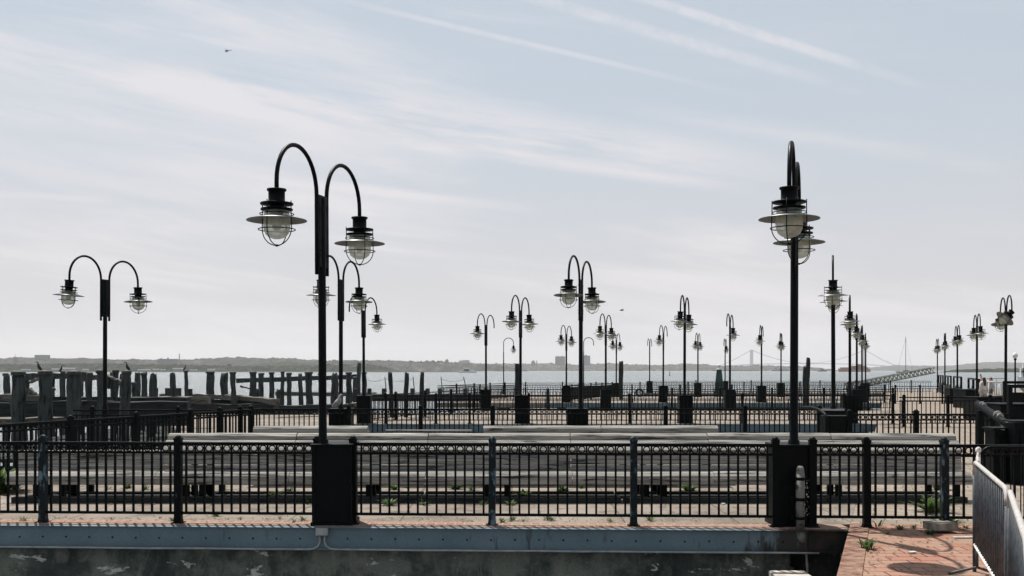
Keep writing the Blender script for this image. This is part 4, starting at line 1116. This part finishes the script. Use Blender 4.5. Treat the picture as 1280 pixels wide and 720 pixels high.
woods(4000, 4200, -60, 560, 900, 10, 20, lambda px, u: 30*u+6*math.sin(px*.05), 'far_woods', 'far_woods', 4)
woods(5900, 6300, 500, 1010, 500, 12, 24, lambda px, u: 16*u, 'far_woods', 'far_woods', 5)
r_ = random.Random(8); b = MB()
for k in range(170):
    px = r_.uniform(-40, 1000); D = 3950 if px < 540 else 5800
    b.box((X(px,D), D+r_.uniform(-60,60), WZ+r_.uniform(6, 40 if px < 540 else 24)), (r_.uniform(8,30), 8, r_.uniform(4,8)))
tag(b.build('far_town', 'pale_building'), kind='stuff')
# quay line of the near shore and pale boats and sheds along it
def far_block(px0, px1, yt, yb, D, name, label, cat, mat='far_building', extra=None, d=None, group=None, roof=True):
    x0, x1 = X(px0,D), X(px1,D); z0, z1 = Z(yb,D), Z(yt,D); w = x1-x0; h = z1-z0; d = d or w*.5
    t = thing(name, label, cat, ((x0+x1)/2, D, z0), 0, group)
    b = MB(); b.box((0,0,h/2), (w,d,h)); b.build('wall', mat, t)
    if roof: b = MB(); b.box((0,0,h+h*.02), (w*1.02,d*1.02,h*.04)); b.build('roof', 'far_building', t)
    nf = max(2, int(h/4)); b = MB()
    for k in range(nf): b.box((0,-d/2-.06,h*(k+.5)/nf), (w*.94,.1,h/nf*.35))
    b.build('window_band', 'window_dark', t)
    if extra: extra(t, w, d, h)
    return t
def blk(t, bx, name='rooftop_house', mat='far_building'):
    b = MB(); b.box((bx[0],0,bx[1]+bx[3]/2), (bx[2], bx[2]*.8, bx[3])); b.build(name, mat, t)
far_block(45,61,444.2,456,4150,'factory','broad flat grey block on the far left hills','building', extra=lambda t,w,d,h: blk(t,(0,h,w*.3,h*.05)))
far_block(17,21.5,446.5,457,4000,'tower','slim dark tower with a mast at the far left shore','tower', extra=lambda t,w,d,h: blk(t,(-w*.1,h,1.2,12),'mast'))
far_block(199,221,449,457,3900,'factory','long blue grey factory hall on the left far shore beside a chimney','building', extra=lambda t,w,d,h: (blk(t,(-w*.38,h,w*.12,h*.14)), blk(t,(0,h,w*.07,h*.25))))
t = thing('chimney', 'tall thin chimney right of the far factory', 'chimney', (X(224.2,3950), 3950, Z(458,3950)))
b = MB(); b.lathe([(2.6,0),(1.7,48),(1.7,49.5),(0,49.5)], seg=10); b.build('stack', 'far_building', t)
b = MB(); b.lathe([(1.6,0),(1.2,20),(0,20)], (7,0,8), 8); b.build('small_stack', 'far_building', t)
far_block(153,176,449.8,456,4050,'factory','low pale warehouse row on the left far shore','building','pale_building')
far_block(431,447,450.4,454,4000,'factory','long low block on the hills behind the half hidden lamp','building','pale_building')
far_block(574,587,451,458,5900,'factory','stepped pale block on the ridge above the white ferry','building','pale_building', extra=lambda t,w,d,h: blk(t,(w*.1,h,w*.6,h*.12)))
far_block(694,706.3,446,457,5700,'tower','left one of twin grey tower blocks on the far shore','building', extra=lambda t,w,d,h: (blk(t,(-w*.2,h,w*.15,h*.1)), blk(t,(w*.2,h,w*.12,h*.13))), d=30)
far_block(729,737.5,445,457,5700,'tower','right one of twin grey tower blocks, behind the central lamp','building', extra=lambda t,w,d,h: blk(t,(-w*.1,h,w*.3,h*.12)), d=30)
t = far_block(664,669,452.3,457,5800,'church','hump roofed hall with a short tower on the distant ridge','building', extra=lambda t,w,d,h: blk(t,(w*.9,-h*.2,w*.25,h*1.55),'tower'))
b = MB(); b.lathe([(9,0),(7,6),(0,10)], (0,0,Z(452.3,5800)-Z(457,5800)), 8); b.build('dome', 'far_building', t)
SH = [(28,37,461.3,'white shed row low on the far left shoreline'),(66,75,460.5,'white shed with pitched roof on the shore left of the leftmost lamp'),(78,93,459.5,'large white roofed shed on the shore left of the leftmost lamp'),(104,110,461,'small white shed on the shore near the leftmost lamp pole'),(173,187,461.4,'low white shed below the pale warehouse'),(192,198,461,'little white shed on the shore left of the factory'),(201,206,461.4,'tiny white shed under the left end of the factory'),
      (217,228,459.8,'white boat shed right under the thin far chimney'),(238,246,461.6,'low white shed right of the thin far chimney'),(260,268,461,'last white shed of the left shore, before the green mound')]
for a, c, yt, lab in SH:
    D = 2120; x0, x1 = X(a,D), X(c,D); h = Z(yt,D)-WZ; w = x1-x0
    t = thing('boat_shed', lab, 'shed', ((x0+x1)/2, D, WZ), 0, 'white sheds on the far left shore')
    b = MB(); b.box((0,0,h*.35), (w,10,h*.7)); b.build('wall', 'pale_building', t)
    b = MB(); b.prism([(-w/2,-5.4),(w/2,-5.4),(w*.46,5.4),(-w*.46,5.4)], h*.7, h*.74)
    for v in b.bm.verts:
        if v.co.z > h*.72: v.co.z = h if abs(v.co.y) < 0 else h*.75
    b.bar((-w/2,0,h*.85),(w/2,0,h*.85),10.4,h*.26); b.build('roof', 'white_paint', t)
# shoreline seawall, a thin line
b = MB(); b.box((X(250,2080),2080,WZ+.8), (1100,6,1.6)); tag(b.build('seawall', 'conduit_grey'), 'thin straight seawall along the left far shoreline', 'wall')

# ships
def ship(px0, px1, ywl, ytop, D, label, hull, sup, name='ship', cat='ship', prof=((.1,.5,.45),(.2,.3,.8)), bow=1):
    x0, x1 = X(px0,D), X(px1,D); L = x1-x0; H = Z(ytop,D)-WZ
    t = thing(name, label, cat, ((x0+x1)/2, D, WZ), 0 if bow > 0 else PI, 'vessels far out on the water')
    hh = H*.38; b = MB(); W = L*.14
    sec = [(-.5,.7,1),(-.46,1,1),(.2,1,1),(.4,.6,1.1),(.5,.05,1.25)]
    rings = []
    for u, wf, hf in sec:
        rings.append([b.bm.verts.new((u*L, -W/2*wf, hh*hf)), b.bm.verts.new((u*L*.96, -W/2*wf*.8, -.5)), b.bm.verts.new((u*L*.96, W/2*wf*.8, -.5)), b.bm.verts.new((u*L, W/2*wf, hh*hf))])
    for i in range(len(rings)-1):
        for k in range(4): b.bm.faces.new((rings[i][k], rings[i][(k+1)%4], rings[i+1][(k+1)%4], rings[i+1][k]))
    b.bm.faces.new(rings[0][::-1]); b.bm.faces.new(rings[-1]); b.build('hull', hull, t)
    for u, lw, zt in prof:
        b = MB(); z1 = H*zt; b.box((u*L,0,(hh+z1)/2), (lw*L, W*.7, z1-hh)); o = b.build('superstructure', sup, t)
        b = MB(); b.box((u*L,-W*.35-.1,hh+(z1-hh)*.6), (lw*L*.9,.1,(z1-hh)*.22)); b.build('window_band', 'window_dark', o)
    b = MB(); b.tube([(.05*L,0,H*.6),(.05*L,0,H*1.15)], max(.2, H*.02), 6); b.build('mast', sup, t)
    return t
ship(573,596,465.5,460,1500,'small white ferry with two decks on the water left of centre','white_paint','white_paint','ferry','ferry',((-.02,.62,.75),(.05,.3,1.0)),-1)
ship(1047.5,1088,465.2,455.8,2600,'orange passenger ferry crossing behind the receding lamp row','ferry_orange','ferry_orange','ferry','ferry',((.0,.86,.62),(-.15,.45,.85),(-.15,.1,1.05)),-1)
ship(890,950,464.3,460.5,5200,'long low dark cargo ship under the bridge tower','hull_dark','far_building',prof=((-.42,.08,1.0),(.0,.7,.5)))
ship(965,986,464.3,459,4600,'grey cargo ship just left of the nearest right lamp pole','far_building','pale_building',prof=((-.3,.2,1.0),(.1,.5,.55)))
ship(1022,1034,464.2,460.3,3200,'small dark tug between the leaning piles and the orange ferry','hull_dark','hull_dark','tugboat','boat',((-.05,.35,.8),(-.1,.15,1.0)))
ship(1120,1146,464.6,461.2,1500,'low grey hull of a moored sailing boat with a tall mast','pale_building','far_building','sailing_boat','boat',((0,.3,.6),))
sb = [o for o in COL.objects if o.name.startswith('sailing_boat')][0]
b = MB(); b.tube([(-1.0,0,2),(-1.0,0,Z(421,1500)-WZ)], .45, 6); b.build('tall_mast', 'far_building', sb)
b = MB()
b.tube([(-1.0,0,Z(422,1500)-WZ),(-13,0,3)], .12, 4); b.tube([(-1.0,0,Z(422,1500)-WZ),(9,0,3)], .08, 4); b.build('stay', 'far_building', sb)
ship(1271,1300,463.6,455,260,'white cabin boat with blue stripe cut by the right edge','white_paint','white_paint','cabin_boat','boat',((-.05,.6,.8),(-.1,.3,1.0)))

# suspension bridge, 11 km out
D = 10800
t = thing('suspension_bridge', 'pale hazy suspension bridge on the horizon with two towers', 'bridge', (X(939.4,D), D, WZ))
xs = X(1081,D)-X(939.4,D); zt = Z(437.3,D)-WZ; zd = Z(455.5,D)-WZ
for xx in (0, xs):
    b = MB()
    for s in (-1,1): b.box((xx, s*16, zt/2), (26,13,zt))
    b.box((xx,0,zt-12), (24,32,24)); b.box((xx,0,zd+6), (24,32,12)); b.build('tower', 'bridge_steel', t)
b = MB()
yo = 0
pts = [(-330,yo,zd-22),(-200,yo,zd-10),(0,yo,zd)]+[(xs*k/8, yo, zd+9*math.sin(PI*k/8)) for k in range(1,8)]+[(xs,yo,zd),(xs+170,yo,zd-12),(xs+330,yo,zd-30)]
for a, c in zip(pts[:-1], pts[1:]): b.bar(a, c, 30, 8)
b.build('deck', 'bridge_steel', t)
for s in (-1,1):
    b = MB(); y = s*15
    pts = [(-360,y,zd-28),(-180,y,zd+52),(0,y,zt)]
    pts += [(xs*k/16, y, zt-(zt-zd-14)*(1-(2*k/16-1)**2)) for k in range(1,16)]
    pts += [(xs,y,zt),(xs+180,y,zd+50),(xs+360,y,zd-28)]
    b.tube(pts, 2.1, 5); b.build('cable', 'bridge_steel', t)

# ------------------------------------------------------------------ haze: one closed box round everything
m, nt, out = nmat('haze_air')
pv = nt.nodes.new('ShaderNodeVolumePrincipled'); pv.inputs['Density'].default_value = 6.3e-5
pv.inputs['Color'].default_value = (.93,.94,.96,1); pv.inputs['Anisotropy'].default_value = .25
nt.links.new(pv.outputs[0], out.inputs['Volume'])
b = MB(); b.box((0, 7100, 165-1.5), (18400, 14800, 336)); 
tag(b.build('haze', 'haze_air'), kind='stuff')
hz = bpy.data.objects['haze']; hz.location.z = 0

# ------------------------------------------------------------------ sky
SUNV = Vector((-.90, 1.77, 3.84)).normalized()
el = math.asin(SUNV.z); az = math.atan2(SUNV.x, SUNV.y)
w = bpy.data.worlds.new('World'); S.world = w; w.use_nodes = True
nt = w.node_tree; nt.nodes.clear()
out = nt.nodes.new('ShaderNodeOutputWorld'); bg = nt.nodes.new('ShaderNodeBackground'); nt.links.new(bg.outputs[0], out.inputs[0])
sky = nt.nodes.new('ShaderNodeTexSky'); sky.sky_type = 'NISHITA'; sky.sun_disc = False; sky.sun_elevation = el; sky.sun_rotation = az
sky.air_density = 1.0; sky.dust_density = 2.0; sky.ozone_density = 1.0
bg.inputs['Strength'].default_value = .07
tc = nt.nodes.new('ShaderNodeTexCoord'); sep = nt.nodes.new('ShaderNodeSeparateXYZ'); nt.links.new(tc.outputs['Generated'], sep.inputs[0])
def M(op, a, b_=None, c=None, clamp=False):
    n = nt.nodes.new('ShaderNodeMath'); n.operation = op; n.use_clamp = clamp
    for i, v in enumerate((a, b_, c)):
        if v is None: continue
        if hasattr(v, 'links'): nt.links.new(v, n.inputs[i])
        else: n.inputs[i].default_value = v
    return n.outputs[0]
def DOT(vec):
    n = nt.nodes.new('ShaderNodeVectorMath'); n.operation = 'DOT_PRODUCT'; nt.links.new(tc.outputs['Generated'], n.inputs[0]); n.inputs[1].default_value = vec; return n.outputs['Value']
def SS(v, a, b_):
    n = nt.nodes.new('ShaderNodeMapRange'); n.interpolation_type = 'SMOOTHSTEP'; nt.links.new(v, n.inputs[0]); n.inputs[1].default_value = a; n.inputs[2].default_value = b_; return n.outputs[0]
def direc(px, py): return Vector(((px-640)/F, 1, (HZ-py)/F)).normalized()
def wn(scale, stretch, rot=0, detail=6, rough=.55, dist=0, loc=(0,0,0)):
    mp = nt.nodes.new('ShaderNodeMapping'); mp.inputs['Scale'].default_value = stretch; mp.inputs['Rotation'].default_value = (0, rot, 0); mp.inputs['Location'].default_value = loc
    mp.vector_type = 'POINT'
    nt.links.new(tc.outputs['Generated'], mp.inputs[0])
    return noise_tex(nt, mp.outputs[0], scale, detail, rough, dist)
# rotate first so that streaks run down to the right, then squash
rotn = nt.nodes.new('ShaderNodeVectorRotate'); rotn.rotation_type = 'Y_AXIS'; rotn.inputs['Angle'].default_value = math.radians(-8)
nt.links.new(tc.outputs['Generated'], rotn.inputs['Vector'])
def wn2(scale, stretch, detail=6, rough=.55, dist=0, loc=(0,0,0)):
    mp = nt.nodes.new('ShaderNodeMapping'); mp.inputs['Scale'].default_value = stretch; mp.inputs['Location'].default_value = loc
    nt.links.new(rotn.outputs[0], mp.inputs[0]); return noise_tex(nt, mp.outputs[0], scale, detail, rough, dist)
streak = wn2(2.2, (1, 1, 9), 7, .6, .35, (1.3, .2, .4))
fine = wn2(6, (1, 1, 10), 6, .65, .2, (0,0,2))
cover = wn2(1.3, (1, 1, 4.5), 4, .5, .2, (5.2,1.0,.3))
z = sep.outputs['Z']
low = SS(z, .34, .0)                                   # haze veil thickens to the horizon
cir = M('MULTIPLY', SS(streak, .44, .72), M('MULTIPLY_ADD', fine, .9, .35))
cir = M('MULTIPLY', cir, M('MULTIPLY_ADD', SS(cover, .36, .60), 1.25, .16), None, True)
def band(p, q, width, edge, fade0, fade1, tex, amt, lo=.35, hi=.7):
    d1, d2 = direc(*p), direc(*q); nrm = d1.cross(d2).normalized(); al = (d2-d1).normalized()
    dist = M('ABSOLUTE', DOT(nrm)); m0 = SS(dist, width, edge)
    tt = DOT(al); a0, a1 = al.dot(d1), al.dot(d2)
    f = M('MULTIPLY', SS(tt, a0-(a1-a0)*fade0, a0+.02), SS(tt, a1+(a1-a0)*.02, a1-(a1-a0)*fade1))
    m0 = M('MULTIPLY', m0, f)
    return M('MULTIPLY', m0, M('MULTIPLY', SS(tex, lo, hi), amt))
lump = wn(34, (1,1,1), 0, 6, .7)
total = cir
for a in [band((-60,45),(420,120),.035,.0,.2,.5,fine,.5,.25,.7), band((300,120),(1060,225),.032,.002,.3,.35,fine,.85,.32,.62), band((560,185),(960,238),.010,.001,.3,.4,fine,.6,.2,.6),
          band((-40,140),(330,160),.02,.0,.1,.5,fine,.5), band((430,235),(700,265),.008,.001,.4,.4,fine,.5,.2,.6), band((880,150),(1280,215),.012,.001,.4,.2,fine,.4,.2,.6),
          band((800,-4),(1200,122),.0062,.0015,.4,.55,lump,.7,.2,.62), band((650,-8),(1140,134),.0075,.0015,.4,.6,lump,.6,.2,.65), band((520,22),(960,125),.0036,.0008,.3,.6,lump,.5,.1,.5),
          band((0,242),(160,252),.004,.001,.3,.4,lump,.4,.1,.5)]:
    total = M('ADD', total, a)
total = M('MINIMUM', total, 1.0)
cloudcol = (7.95, 7.7, 7.95)
veil = (6.75, 6.5, 6.72)
base = mixc(nt, .80, sky.outputs[0], (5.75, 6.42, 7.1))
base = mixc(nt, M('MULTIPLY', SS(z, .30, -.01), .92), base, veil)
c = mixc(nt, M('MULTIPLY', total, .85), base, cloudcol)
nt.links.new(c, bg.inputs['Color'])

# ------------------------------------------------------------------ sun and camera
sd = bpy.data.lights.new('sun', 'SUN'); sd.energy = 5.0; sd.angle = math.radians(.53); sd.color = (1, .95, .88)
so = bpy.data.objects.new('sun', sd); COL.objects.link(so); so.rotation_euler = (-SUNV).to_track_quat('-Z', 'Y').to_euler()
cd = bpy.data.cameras.new('camera'); cam = bpy.data.objects.new('camera', cd); COL.objects.link(cam)
cd.sensor_width = 36; cd.lens = 36; cd.shift_y = (HZ-360)/F; cd.clip_start = .1; cd.clip_end = 40000
cam.location = (0, 0, EYE); cam.rotation_euler = (PI/2, 0, 0)
S.camera = cam
S.view_settings.view_transform = 'Standard'; S.view_settings.look = 'None'; S.view_settings.exposure = .515; S.view_settings.gamma = 1
